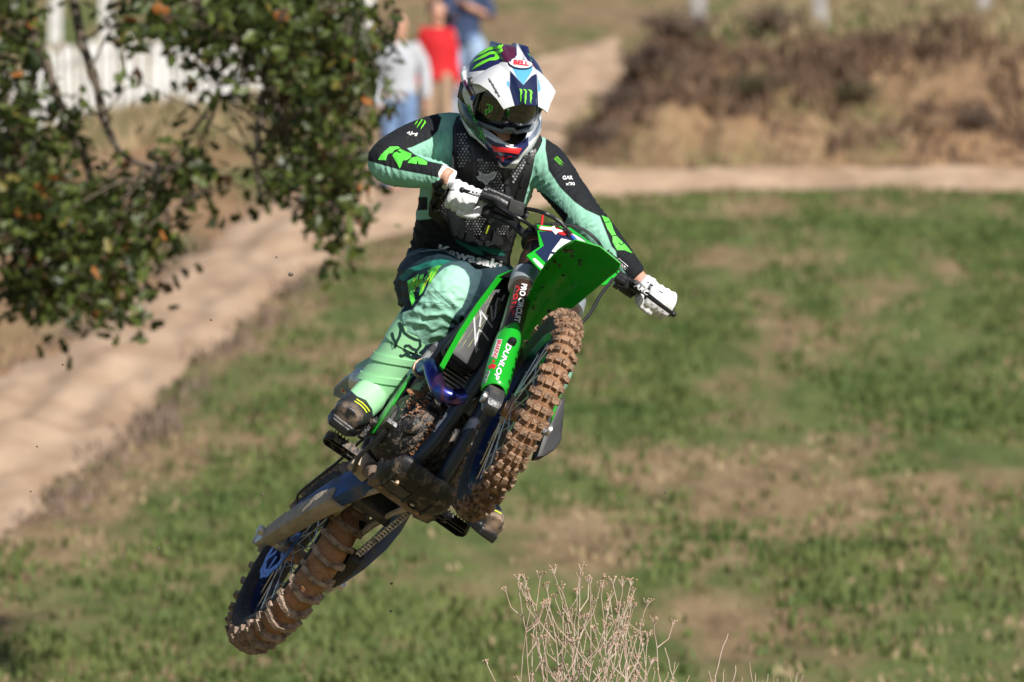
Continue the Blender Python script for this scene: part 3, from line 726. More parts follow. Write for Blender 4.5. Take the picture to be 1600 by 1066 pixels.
MUDM = mat('mud_on_metal', (.36, .28, .21), .7, col2=(.52, .43, .34), noise_scale=20, c2_lo=.35, c2_hi=.65, bump=.5, bump_scale=60)
MUDO = mat('orange_mud', (.24, .105, .045), .9, col2=(.36, .19, .10), noise_scale=60, c2_lo=.35, c2_hi=.65, bump=.9, bump_scale=130)
MUDK = mat('mud_on_black', (.013, .013, .014), .42, col2=(.21, .16, .125), noise_scale=42, c2_lo=.50, c2_hi=.64, stretch=(1, 1.6, .7), bump=.7, bump_scale=80)
SKYALU = mat('sky_blue_aluminium', (.045, .10, .27), .38, .6, col2=(.16, .145, .14), noise_scale=16, c2_lo=.5, c2_hi=.72)  # bare aluminium; the sky's blue reflection is put into the colour
RUBBER = mat('tyre_rubber', (.020, .018, .017), .75, col2=(.10, .07, .05), noise_scale=22, c2_lo=.52, c2_hi=.75, bump=.4, bump_scale=90)
TREAD = mat('muddy_tread', (.19, .085, .038), .85, col2=(.33, .185, .10), noise_scale=38, c2_lo=.32, c2_hi=.62, bump=.9, bump_scale=150)
KNOB = mat('muddy_knob', (.07, .043, .028), .7, col2=(.33, .20, .125), noise_scale=26, c2_lo=.36, c2_hi=.54, bump=.8, bump_scale=160)
TREAD_R = mat('orange_mud_tread', (.27, .12, .05), .6, col2=(.42, .22, .11), noise_scale=24, c2_lo=.3, c2_hi=.62, bump=.7, bump_scale=120)
KNOB_R = mat('grey_mud_knob', (.15, .10, .072), .42, col2=(.42, .31, .24), noise_scale=34, c2_lo=.36, c2_hi=.58, bump=.8, bump_scale=160)
SPOKE = mat('spoke_steel', (.62, .62, .64), .28, .95)
COPPER = mat('bronze_hub', (.46, .27, .18), .4, .8, col2=(.38, .28, .20), noise_scale=18)
DISC = mat('sky_tinted_disc', (.06, .20, .62), .38, .7)  # steel; blue light from the sky painted into its colour
RIMM = mat('dark_blue_rim', (.012, .022, .075), .3, .7, col2=(.14, .10, .08), noise_scale=20, c2_lo=.58, c2_hi=.78)
BRONZE = mat('dark_bronze_fork', (.075, .040, .028), .3, .5, coat=.4)
CARBON = mat('carbon_weave', (.05, .05, .053), .35, coat=.5)
CLEARP = mat('pale_grey_clamp', (.42, .46, .50), .35, .5)

def titanium():
    m = bpy.data.materials.new('heat_blued_titanium'); m.use_nodes = True; nt = m.node_tree; b = nt.nodes['Principled BSDF']
    b.inputs['Metallic'].default_value = .9; b.inputs['Roughness'].default_value = .22
    tc = nt.nodes.new('ShaderNodeTexCoord'); n = nt.nodes.new('ShaderNodeTexNoise'); n.inputs['Scale'].default_value = 9; n.inputs['Detail'].default_value = 2
    nt.links.new(tc.outputs['Object'], n.inputs[0]); r = nt.nodes.new('ShaderNodeValToRGB'); e = r.color_ramp.elements
    e[0].position = .28; e[0].color = (.03, .10, .40, 1); e[1].position = .75; e[1].color = (.05, .22, .42, 1)
    for p, c in ((.42, (.03, .05, .30)), (.52, (.07, .07, .36)), (.58, (.22, .10, .22)), (.63, (.06, .08, .36))): q = e.new(p); q.color = (*c, 1)
    nt.links.new(n.outputs[0], r.inputs[0]); nt.links.new(r.outputs[0], b.inputs['Base Color']); return m
TI = titanium()

bike = empty('motocross_motorcycle'); bike.matrix_world = BM
tag(bike, 'green and black motocross motorcycle flying nose up with muddy tyres', 'motorcycle')
ident = lambda v: v

def tyre_point(c, Rc, a, b, th, ph, h):
    rr = Rc + (b + h) * math.cos(ph); return Vector((c.x + rr * math.cos(th), c.y + (a + h) * math.sin(ph), c.z + rr * math.sin(th)))
def knob(mb, c, Rc, a, b, th, ph, wt, wp, h, skew=0.0, jit=0.0):
    """a tread block: wt along the rolling direction, wp across, in metres"""
    Rt = Rc + b; v = []
    for hh, k in ((-.004, 1.08), (h, .86)):
        for dt, dp in ((-1, -1), (1, -1), (1, 1), (-1, 1)):
            t = th + (dt * wt / 2 * k + skew * dp * wp / 2) / Rt; p = ph + dp * wp / 2 * k / max(a, b)
            v.append(tyre_point(c, Rc, a, b, t, p, hh + (rnd.uniform(-jit, jit) if hh > 0 else 0)))
    mb.hexa(v)

def wheel(kind, c, Rr, a, b, rim_r, fn, n_rows):
    w = empty(kind, parent=bike); c = Vector(c); Rc = Rr - b
    t = MB()
    prof = []
    for k in range(17):
        ph = -2.35 + 4.7 * k / 16
        prof.append((Rc + b * math.cos(ph), a * math.sin(ph)))
    prof += [(Rc - b * .74 - .006, a * .58), (Rc - b * .74 - .006, -a * .58)]
    for k, (r_, h_) in enumerate(prof): pass
    # sidewall in rubber, crown in mud
    crown = [p for k, p in enumerate(prof[:17]) if 4 <= k <= 12]
    t.cur = 1; t.lathe(crown, c, (0, 1, 0), 96, closed=False)
    t.cur = 0; t.lathe(prof[12:17] + prof[17:] + prof[0:5], c, (0, 1, 0), 96, closed=False)
    for i in range(n_rows):
        th = 2 * math.pi * i / n_rows; s = 2 * math.pi / n_rows
        t.cur = 2
        if kind == 'rear_wheel':
            for q in (-1, 1):
                knob(t, c, Rc, a, b, th, q * .20, .016, .030, .024, q * .22, .002); knob(t, c, Rc, a, b, th + s * .13, q * .64, .018, .026, .022, q * .30, .002)
                t.cur = 2; knob(t, c, Rc, a, b, th + s * .34, q * 1.02, .022, .022, .014, q * .2, .002); t.cur = 2
        else:
            if i % 2:
                for q in (-1, 1): knob(t, c, Rc, a, b, th, q * .23, .021, .0175, .0135, 0, .0015); knob(t, c, Rc, a, b, th + s * .1, q * .82, .021, .0165, .012, q * .1, .0015)
            else:
                knob(t, c, Rc, a, b, th, 0, .019, .014, .012, 0, .0015)
                for q in (-1, 1): knob(t, c, Rc, a, b, th, q * .54, .021, .017, .013, 0, .0015); knob(t, c, Rc, a, b, th + s * .2, q * 1.15, .022, .015, .011, q * .1, .0015)
    t.cur = 3
    t.xf(fn); t.build('tyre', [RUBBER, TREAD, KNOB, DARKM] if kind == 'front_wheel' else [RUBBER, TREAD_R, KNOB_R, DARKM], w, smooth=False)
    r = MB(); rw = a * .62
    r.lathe([(rim_r + .012, rw), (rim_r + .012, rw - .006), (rim_r - .002, rw - .010), (rim_r - .012, .006), (rim_r - .012, -.006), (rim_r - .002, -rw + .010), (rim_r + .012, -rw + .006), (rim_r + .012, -rw),
             (rim_r - .004, -rw - .001), (rim_r - .018, -.012), (rim_r - .020, .012), (rim_r - .004, rw + .001)], c, (0, 1, 0), 72)
    r.xf(fn); r.build('rim', RIMM, w)
    h = MB(); hw = .038 if kind == 'front_wheel' else .048
    h.lathe([(.012, -hw - .012), (.024, -hw - .012), (.026, -hw), (.046, -hw), (.048, -hw + .006), (.034, -hw + .012), (.024, -.015), (.024, .015), (.034, hw - .012), (.048, hw - .006), (.046, hw), (.026, hw), (.024, hw + .012), (.012, hw + .012)], c, (0, 1, 0), 32)
    h.xf(fn); h.build('hub', COPPER, w)
    n = 36
    for i in range(n):
        th = 2 * math.pi * i / n; sd = 1 if i % 2 else -1; tw = .42 * (1 if (i // 2) % 2 else -1)
        p0 = c + Vector((.043 * math.cos(th + tw * 1.6), sd * (hw - .004), .043 * math.sin(th + tw * 1.6))); p1 = c + Vector(((rim_r - .012) * math.cos(th), sd * .006, (rim_r - .012) * math.sin(th)))
        s = MB().tube([p0, p1], .0019, 6); s.tube([p1.lerp(p0, .09), p1], .0034, 6); s.xf(fn); s.build('spoke', SPOKE, w)
    return w, c

front, fc = wheel('front_wheel', AX, .336, .041, .042, .262, st_, 52)
rear, rc = wheel('rear_wheel', (0, 0, 0), .322, .055, .050, .238, ident, 32)

def disc(parent, c, rad, fn, m, y, waves=12):
    d = MB(); n = 96; vs = []; c = Vector(c)
    for k in range(n):
        t = 2 * math.pi * k / n; r_ = rad * (1 + .028 * math.cos(waves * t))
        for rr in (r_, rad * .74 * (1 + .02 * math.cos(waves * t + 1.5))):
            for yy in (y - .0018, y + .0018): vs.append((c.x + rr * math.cos(t), c.y + yy, c.z + rr * math.sin(t)))
    fs = []
    for k in range(n):
        a = k * 4; e = ((k + 1) % n) * 4
        fs += [(a, e, e + 1, a + 1), (a + 2, a + 3, e + 3, e + 2), (a, a + 2, e + 2, e), (a + 1, e + 1, e + 3, a + 3)]
    d.add(vs, fs)
    for k in range(6):
        t = 2 * math.pi * k / 6 + .2; u = Vector((math.cos(t), 0, math.sin(t))); w = Vector((-math.sin(t), 0, math.cos(t)))
        d.prism([c + Vector((0, y, 0)) + u * r_ + w * q for r_, q in ((.04, -.010), (rad * .78, -.006), (rad * .78, .006), (.04, .010))], (0, .003, 0))
    for k in range(24):
        t = 2 * math.pi * k / 24; p = c + Vector((rad * .87 * math.cos(t), y, rad * .87 * math.sin(t)))
        d.cur = 1; d.cyl(p - Vector((0, .0022, 0)), p + Vector((0, .0022, 0)), .0045, 8); d.cur = 0
    d.xf(fn); return d.build('brake_disc', [m, BLACKC], parent)
disc(rear, rc, .120, ident, DISC, -.068)
disc(front, fc, .135, st_, MATS['brushed_aluminium'], .062)
# rear sprocket
s = MB(); n = 50; o2 = []
for k in range(n * 2):
    t = math.pi * k / n; o2.append(Vector((.104 * math.cos(t), .075, .104 * math.sin(t)) if k % 2 else (.096 * math.cos(t), .075, .096 * math.sin(t))))
inn = [Vector((.07 * math.cos(math.pi * k / n), .075, .07 * math.sin(math.pi * k / n))) for k in range(n * 2)]
for k in range(n * 2):
    j = (k + 1) % (n * 2); s.prism([o2[k], o2[j], inn[j], inn[k]], (0, .006, 0))
for k in range(6):
    t = 2 * math.pi * k / 6; u = Vector((math.cos(t), 0, math.sin(t))); w = Vector((-u.z, 0, u.x)); s.prism([Vector((0, .075, 0)) + u * a + w * b for a, b in ((.035, -.012), (.075, -.008), (.075, .008), (.035, .012))], (0, .007, 0))
s.build('sprocket', MATS['brushed_aluminium'], rear)
# chain: one link after the other
def chain():
    path = []
    p0 = Vector((.635, .075, .085)); p1 = Vector((.0, .075, .100)); r1 = .100; r0 = .028
    N = 0; pts = []
    for k in range(24): t = math.pi / 2 + math.pi * k / 23; pts.append(Vector((r1 * math.cos(t), .075, r1 * math.sin(t))))
    c0 = Vector((.635, .075, .055))
    for k in range(60): pts.append(pts[23].lerp(c0 + Vector((0, 0, -r0)), (k + 1) / 61))
    for k in range(8): t = -math.pi / 2 + math.pi * k / 7; pts.append(c0 + Vector((r0 * math.cos(t), 0, r0 * math.sin(t))))
    top0 = pts[-1]
    for k in range(60): pts.append(top0.lerp(pts[0], (k + 1) / 61))
    L = [0]
    for i in range(1, len(pts) + 1): L.append(L[-1] + (pts[i % len(pts)] - pts[i - 1]).length)
    tot = L[-1]; n = int(tot / .0159); mb = MB()
    def at(s):
        s %= tot; i = max(k for k in range(len(L)) if L[k] <= s + 1e-9); i = min(i, len(pts) - 1); a, b = pts[i], pts[(i + 1) % len(pts)]; return a.lerp(b, (s - L[i]) / max(L[i + 1] - L[i], 1e-6))
    for i in range(n):
        a = at(i * tot / n); b = at((i + 1) * tot / n); d = (b - a).normalized(); u = Vector((0, 1, 0)); w = d.cross(u)
        off = .0085 if i % 2 else .0055
        for q in (-1, 1):
            y = u * q * off; mb.prism([a - d * .005 + y, a - w * .0075 + y, a.lerp(b, .5) - w * .005 + y, b - w * .0075 + y, b + d * .005 + y, b + w * .0075 + y, a.lerp(b, .5) + w * .005 + y, a + w * .0075 + y], u * .0022)
        mb.cyl(a - u * .011, a + u * .011, .0046, 8)
    mb.build('chain', mat('chain_steel', (.50, .47, .44), .3, .9, col2=(.12, .08, .055), noise_scale=60, c2_lo=.5, c2_hi=.7), bike)
chain()

# swingarm
def boxloft(mb, secs):
    """secs: (x, y0, y1, z0, z1)"""
    mb.loft([[(x, y0, z0), (x, y1, z0), (x, y1, z1), (x, y0, z1)] for x, y0, y1, z0, z1 in secs])
sw = MB()
boxloft(sw, [(.60, -.085, -.045, .02, .10), (.50, -.110, -.062, .00, .105), (.38, -.128, -.086, -.015, .085), (.22, -.140, -.102, -.028, .055), (.08, -.142, -.108, -.030, .034), (.03, -.142, -.110, -.028, .028)])
boxloft(sw, [(.60, .045, .085, .02, .10), (.50, .062, .110, .00, .105), (.38, .092, .128, -.015, .085), (.22, .104, .138, -.028, .055), (.08, .108, .140, -.030, .034), (.03, .108, .140, -.028, .028)])
MB().box((.455, 0, .055), (.05, .16, .07)).build('swingarm_brace', DARKM, bike, bevel=.008)
sa = sw.build('swingarm', SKYALU, bike, bevel=.006)
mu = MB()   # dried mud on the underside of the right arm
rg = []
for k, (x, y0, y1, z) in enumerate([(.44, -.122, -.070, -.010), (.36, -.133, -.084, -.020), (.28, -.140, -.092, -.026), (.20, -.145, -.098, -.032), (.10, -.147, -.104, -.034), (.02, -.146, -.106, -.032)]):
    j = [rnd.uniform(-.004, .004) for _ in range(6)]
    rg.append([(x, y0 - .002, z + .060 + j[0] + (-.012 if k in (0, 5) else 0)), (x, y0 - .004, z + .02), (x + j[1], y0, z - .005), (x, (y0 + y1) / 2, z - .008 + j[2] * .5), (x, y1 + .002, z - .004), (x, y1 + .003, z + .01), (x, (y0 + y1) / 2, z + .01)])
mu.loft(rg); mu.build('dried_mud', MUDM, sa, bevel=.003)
ab = MB(); ab.box((-.005, -.127, -.002), (.10, .034, .048)); ab.cyl((0, -.165, 0), (0, -.10, 0), .017, 6); ab.cyl((-.062, -.127, 0), (-.045, -.127, 0), .010, 6); ab.box((-.06, -.127, 0), (.012, .04, .04))
ab.box((.02, -.095, .01), (.06, .03, .05)); ab.cyl((0, -.10, 0), (0, -.05, 0), .022, 14)
ab.build('axle_block', SILVER, sa, bevel=.004)
ab = MB(); ab.box((-.005, .127, -.002), (.10, .034, .048)); ab.cyl((0, .165, 0), (0, .10, 0), .017, 6); ab.box((-.06, .127, 0), (.012, .04, .04)); ab.cyl((-.062, .127, 0), (-.045, .127, 0), .010, 6); ab.cyl((0, .10, 0), (0, .05, 0), .020, 14)
ab.build('axle_block', SILVER, sa, bevel=.004)
MB().box((.10, -.082, .055), (.085, .045, .06), Matrix.Rotation(.3, 3, 'Y')).build('brake_caliper', DARKM, bike, bevel=.008)
cg = MB(); cg.loft([[(x, y, z) for y, z in ((.055, -.075 - d), (.098, -.075 - d), (.098, -.03 - d * .3), (.055, -.03 - d * .3))] for x, d in ((.30, -.01), (.26, .012), (.16, .03), (.13, .02))]); cg.build('chain_guide', BLACK, bike, bevel=.004)

# linkage and the frame cradle behind the engine
lk = MB()
lk.box((.385, 0, .085), (.085, .045, .05)); lk.cyl((.345, -.04, .09), (.345, .04, .09), .018, 12); lk.cyl((.425, -.045, .075), (.425, .045, .075), .016, 12); lk.box((.40, 0, .115), (.05, .03, .05))
lk.build('linkage', SILVER, bike, bevel=.006)
for q in (-1, 1):
    MB().tube([(.30, q * .052, .02), (.38, q * .055, .035), (.50, q * .055, .03), (.66, q * .05, .0)], .010, 8).build('linkage_arm', MUDM, bike)
ld = MB(); ld.box((.30, 0, .09), (.02, .105, .10)); ld.build('mud_flap', BLACKC, bike, bevel=.005)
for q, (dx, dz) in enumerate(((.305, .045), (.29, .075), (.315, .11))):
    MB().ball((dx, -.045 + q * .02, dz - .02), .022, 10, 8, (1, 1.2, .8)).build('mud_lump', MUDO, bike)
cr = MB()
cr.loft([[(x, y, z) for x, z in ((.665, -.02), (.735, -.025), (.745, .005), (.735, .045), (.665, .05), (.655, .01))] for y in (-.105, -.06, .06, .115)])
for q in (-1, 1): cr.tube([(.70, q * .10, .01), (.60, q * .105, .06), (.575, q * .11, .14), (.60, q * .12, .30)], [.026, .028, .03, .028], 10)
cr.cyl((.59, -.12, .06), (.59, .12, .06), .022, 14)
cr.build('frame_cradle', mat('mud_on_frame', (.14, .095, .072), .75, col2=(.27, .19, .145), noise_scale=24, c2_lo=.4, c2_hi=.65, bump=.5, bump_scale=60), bike, bevel=.012)
fr = MB()
for q in (-1, 1):
    fr.loft([[Vector((x, q * y, z)) + Vector(o) for o in ((0, -.014, -h), (0, .014, -h), (0, .014, h), (0, -.014, h))] for x, y, z, h in ((.58, .125, .20, .05), (.64, .138, .34, .045), (.78, .135, .47, .045), (.95, .09, .60, .05), (1.07, .035, .68, .06))])
    fr.tube([(.72, q * .075, -.005), (.83, q * .055, .005), (.905, q * .040, .10), (.97, q * .032, .27), (1.02, q * .028, .42), (1.06, q * .022, .58)], [.018, .020, .023, .024, .024, .025], 10, up=(0, 1, 0))
fr.cyl(SB + SA * .66, SB + SA * .86, .034, 16)
for q in (-1, 1): fr.tube([(.58, q * .10, .36), (.3, q * .075, .55), (.05, q * .06, .66)], .012, 8); fr.tube([(.58, q * .11, .18), (.3, q * .08, .45), (.1, q * .06, .63)], .011, 8)
FRM = mat('dark_blue_frame', (.045, .058, .085), .38, .5, col2=(.12, .10, .085), noise_scale=16, c2_lo=.58, c2_hi=.78)
frame = fr.build('frame', FRM, bike, bevel=.005)

# engine
en = MB()
en.loft([[(x + .03 * math.cos(a), q, z0 + rr * math.sin(a)) if False else (x + rr * 1.15 * math.cos(a), q, z0 + rr * math.sin(a)) for a in np.linspace(0, 2 * math.pi, 25)[:-1]] for q, x, z0, rr in ((-.155, .74, .16, .075), (-.150, .74, .16, .095), (-.12, .745, .165, .115), (-.10, .75, .17, .13), (.08, .75, .17, .13), (.12, .76, .18, .095), (.135, .76, .18, .08))])
en.box((.62, 0, .16), (.14, .19, .17)); en.cyl((.74, -.165, .16), (.74, -.13, .16), .055, 24); en.cyl((.86, -.125, .13), (.86, -.09, .13), .038, 18)
engine = en.build('engine', MUDK, bike, bevel=.006)
cy = MB(); cy.loft([[(x + dx, dy, z) for dx, dy in ((-.065, -.07), (.065, -.07), (.075, 0), (.065, .07), (-.065, .07))] for x, z in ((.80, .26), (.835, .42))]); cy.box((.845, 0, .46), (.17, .15, .09), Matrix.Rotation(.2, 3, 'Y')); cy.box((.855, 0, .52), (.15, .12, .04), Matrix.Rotation(.2, 3, 'Y'))
cy.build('cylinder', DARKM, engine, bevel=.01)
# finned side louvres low on the right
for k in range(11):
    a = bl(648 + k * 4.3, 658 - k * 5.2, 1, -.118); b = bl(676 + k * 1.3, 648 - k * 4.9, 1, -.118)
    pass
for k in range(12):
    z = .195 + k * .0135; MB().box((.80 - .05 + k * .004, -.128, z), (.13 - k * .002, .012, .0055), Matrix.Rotation(-.28, 3, 'Y')).build('cooling_fin', SILVER, engine)
for k in range(13):
    z = .205 + k * .013; MB().box((.868 + k * .003, -.075, z), (.010, .085, .005), Matrix.Rotation(.35, 3, 'Y')).build('cooling_fin', SILVER, engine)
# skid plate
sk_ = MB(); pr = [(.735, -.034), (.76, -.042), (.79, -.045), (.82, -.043), (.855, -.034), (.885, -.014), (.900, .012)]
rg = []
for k, (x, z) in enumerate(pr):
    hw = (.095, .105, .112, .112, .105, .095, .08)[k]; lift = (.05, .055, .06, .06, .05, .035, .015)[k]
    nx, nz = ((-.25, 1), (-.2, 1), (0, 1), (-.5, .9), (-.8, .6), (-.95, .4), (-.95, .35))[k]
    rg.append([(x + nx * lift, -hw - .018, z + nz * lift), (x + nx * lift * .35, -hw - .006, z + nz * lift * .35), (x, -hw * .8, z), (x, 0, z - .004), (x, hw * .8, z), (x + nx * lift * .35, hw + .006, z + nz * lift * .35), (x + nx * lift, hw + .018, z + nz * lift)])
SKID = mat('muddy_skid_plate', (.012, .012, .013), .5, col2=(.17, .125, .09), noise_scale=34, c2_lo=.52, c2_hi=.70, stretch=(1, 1, .45), bump=.5, bump_scale=50)
sk_.loft(rg, caps=False, closed=False)
me = sk_.mesh('skid_plate', SKID); bm = bmesh.new(); bm.from_mesh(me); bmesh.ops.subdivide_edges(bm, edges=bm.edges[:], cuts=1, use_grid_fill=True, smooth=.6); bmesh.ops.solidify(bm, geom=bm.faces[:], thickness=.005); bm.to_mesh(me); bm.free(); me.shade_smooth()
skid = mesh_obj('skid_plate', me, bike)
b = MB(); b.box((.80, -.045, -.0505), (.055, .075, .004)); b.build('cover_plate', mat('scraped_grey', (.07, .065, .06), .6, col2=(.03, .028, .026), noise_scale=30), skid, bevel=.0015)
b = MB(); b.lathe([(.017, -.002), (.021, -.002), (.021, .003), (.017, .003)], (.775, .03, -.050), (0, 0, 1), 22); b.cyl((.775, .03, -.046), (.775, .03, -.049), .017, 18); b.build('drain_hole', BLACKC, skid)
MB().cyl((.777, .026, -.0495), (.777, .026, -.053), .0075, 6).build('drain_bolt', SILVER, skid)
for (x, y) in ((.79, 0), (.79, .07), (.79, -.088)):
    MB().tube([(x - .04, y, -.0475), (x + .02, y, -.050), (x + .07, y * .96, -.034)], .005, 8).build('rib', SKID, skid)
for (x, y, z) in ((.83, -.062, -.050), (.745, .06, -.045), (.745, -.08, -.043)): MB().cyl((x, y, z + .006), (x, y, z - .004), .008, 10).build('bolt', COPPER, skid)
# splashed mud on the engine's right front
g = random.Random(4); sp = MB()
for k in range(300):
    y = -g.uniform(.02, .165); a = g.uniform(-.2, 1.1); r_ = .125 + .004
    x = .75 + r_ * 1.18 * math.cos(a) * (1 - max(0, -y - .10) * 3.5); z = .165 + r_ * math.sin(a) * (1 - max(0, -y - .10) * 3.0)
    sp.ball((x - .005, y, z - .0035), g.uniform(.0014, .0042) * (1.8 if g.random() < .06 else 1), 6, 5, (g.uniform(.5, 1.2), g.uniform(.6, 2.0), g.uniform(.5, 1.2)))
for k in range(130):
    t = g.random(); sp.ball((.835 + t * .10 + g.gauss(0, .004), -.074 + t * .022 + g.gauss(0, .006), .005 + t * .17 + g.gauss(0, .006)), g.uniform(.0015, .0055), 6, 5, (1, 1.2, .7))
tag(sp.build('mud_splashes', MUDO, engine), kind='stuff')

# exhaust header
hp = [(.90, 0, .33), (.945, -.02, .29), (.965, -.055, .235), (.955, -.105, .225), (.925, -.135, .27), (.87, -.150, .325), (.78, -.150, .345), (.66, -.125, .365), (.50, -.115, .42), (.34, -.12, .47)]
ex = MB().tube([Vector(v) for v in spline(hp, 44)], .0265, 18); exo = ex.build('exhaust_pipe', TI, bike)
MB().tube([Vector((.815, -.152, .338)), Vector((.80, -.151, .341))], .0310, 18).build('clamp_ring', COPPER, exo)
mf = MB().tube([(.36, -.12, .46), (.30, -.12, .49), (.16, -.115, .55), (.12, -.115, .57)], [.03, .05, .052, .045], 18, flat=1.15); mf.build('muffler', SILVER, bike)

# radiators with printed guard, shrouds, tank, seat, panels, rear fender
rq = [bl(*p, 0, 1.0) for p in ((771, 442), (801, 430), (795, 470), (757, 560), (738, 582), (704, 556), (699, 540))]
for q in (-1, 1):
    rad = MB(); rad.prism([Vector((v.x, v.y * -q, v.z)) for v in rq], (.035, 0, 0)); ro = rad.build('radiator', mat('radiator_guard', (.008, .0085, .010), .55, col2=(.030, .030, .034), noise_scale=9, c2_lo=.4, c2_hi=.7, stretch=(1, 4, .6)), bike, bevel=.010)
    if q == -1: pass
    b = MB().prism([Vector((v.x - .03, v.y * -q * .97 + q * .004, v.z - .004)) for v in rq], (.03, 0, 0)); b.build('radiator_core', BLACK, bike, bevel=.006)
for q in (1, -1):
    e1 = [bl(*p, 0, 1.08) for p in ((806, 419), (778, 430), (745, 474), (715, 520), (698, 551), (687, 571))]       # forward lip
    e2 = [v + Vector((-.12, .040, .060)) for v in e1]
    e3 = [v + Vector((-.30, .105, .13)) for v in e1]
    e0 = [v + Vector((-.012, .020, .004)) for v in e1]
    rows = [e0, e1, [a.lerp(b, .5) + Vector((0, -.004, 0)) for a, b in zip(e1, e2)], e2, e3]
    rows = [[Vector((v.x, v.y * q, v.z)) for v in r_] for r_ in rows]
    sh = MB().loft(rows, caps=False, closed=False); me = sh.mesh('shroud', GREEN); bm = bmesh.new(); bm.from_mesh(me); bmesh.ops.solidify(bm, geom=bm.faces[:], thickness=.006); bm.to_mesh(me); bm.free(); me.shade_smooth(); me.set_sharp_from_angle(angle=R(35)); so = mesh_obj('shroud', me, bike)
    bk = MB(); t0 = [Vector((v.x, v.y * q, v.z)) for v in (bl(806, 419, 0, 1.08), bl(822, 428, 0, 1.06), bl(800, 436, 0, 1.06), bl(780, 433, 0, 1.075))]; bk.prism(t0, (.012, 0, 0)); bk.build('shroud_tip', BLACKC, bike, bevel=.002)
lg = MB(); lg.prism([bl(*p, 0, .98) for p in ((868, 628), (879, 622), (876, 660), (873, 692), (862, 706), (845, 717), (832, 719), (848, 670))], (.05, 0, 0)); lg.build('radiator_guard', MATS['radiator_guard'], bike, bevel=.012)
tk = MB(); tk.loft([[(x, w * math.sin(a), z0 + h * math.cos(a)) for a in np.linspace(0, 2 * math.pi, 21)[:-1]] for x, z0, w, h in ((1.02, .66, .06, .06), (.96, .66, .085, .085), (.84, .65, .092, .10), (.70, .62, .09, .10), (.58, .58, .075, .08))]); tk.build('tank', BLACKC, bike)
se = MB(); se.loft([[(x, w * q, z0 + h) for q, h in ((-1, -.09), (-1.05, -.02), (-.8, .012), (0, .018), (.8, .012), (1.05, -.02), (1, -.09))] for x, z0, w in ((.90, .72, .05), (.78, .69, .07), (.55, .64, .085), (.25, .67, .085), (.02, .73, .075))]); se.build('seat', BLACKC, bike)
for q in (-1, 1):
    sp_ = MB(); sp_.prism([Vector(v) for v in ((.50, q * .135, .62), (.56, q * .15, .40), (.40, q * .155, .36), (.10, q * .135, .55), (-.05, q * .12, .70), (.20, q * .12, .68))], (0, .008, 0)); sp_.build('side_panel', GREEN, bike, bevel=.003)
    # frame guard strip beside the boot
    fg = MB(); y = q * .158; fg.loft([[(x, y - q * .004, z - h), (x + .004, y, z), (x, y - q * .004, z + h), (x, y - q * .02, z + h), (x, y - q * .02, z - h)] for x, z, h in ((.60, .14, .035), (.66, .24, .045), (.72, .36, .04), (.80, .47, .03))]); fg.build('frame_guard', mat('grey_frame_guard', (.30, .31, .33), .45, col2=(.06, .06, .07), noise_scale=10, c2_lo=.5, c2_hi=.56), bike, bevel=.003)
    gi = MB(); gi.prism([Vector((.665, q * .164, .13)), Vector((.70, q * .164, .22)), Vector((.76, q * .163, .33)), Vector((.78, q * .163, .31)), Vector((.73, q * .164, .18)), Vector((.70, q * .164, .12))], (0, .006, 0)); gi.build('green_inlay', GREEN, bike, bevel=.002)
rf = MB(); rg = []
for x, z, w, dr in ((.12, .70, .085, .05), (.0, .735, .088, .045), (-.15, .765, .086, .035), (-.28, .785, .078, .028), (-.38, .79, .066, .022), (-.425, .785, .045, .014)):
    rg.append([(x + .01, -w, z - dr), (x, -w * .96, z - dr * .4), (x, -w * .7, z), (x, 0, z + .008), (x, w * .7, z), (x, w * .96, z - dr * .4), (x + .01, w, z - dr)])
rf.loft(rg, caps=False, closed=False); me = rf.mesh('rear_fender', mat('blue_fender_wrap', (.09, .24, .56), .3, coat=.5, col2=(.30, .42, .62), noise_scale=7)); bm = bmesh.new(); bm.from_mesh(me); bmesh.ops.solidify(bm, geom=bm.faces[:], thickness=.005); bm.to_mesh(me); bm.free(); me.shade_smooth(); mesh_obj('rear_fender', me, bike)

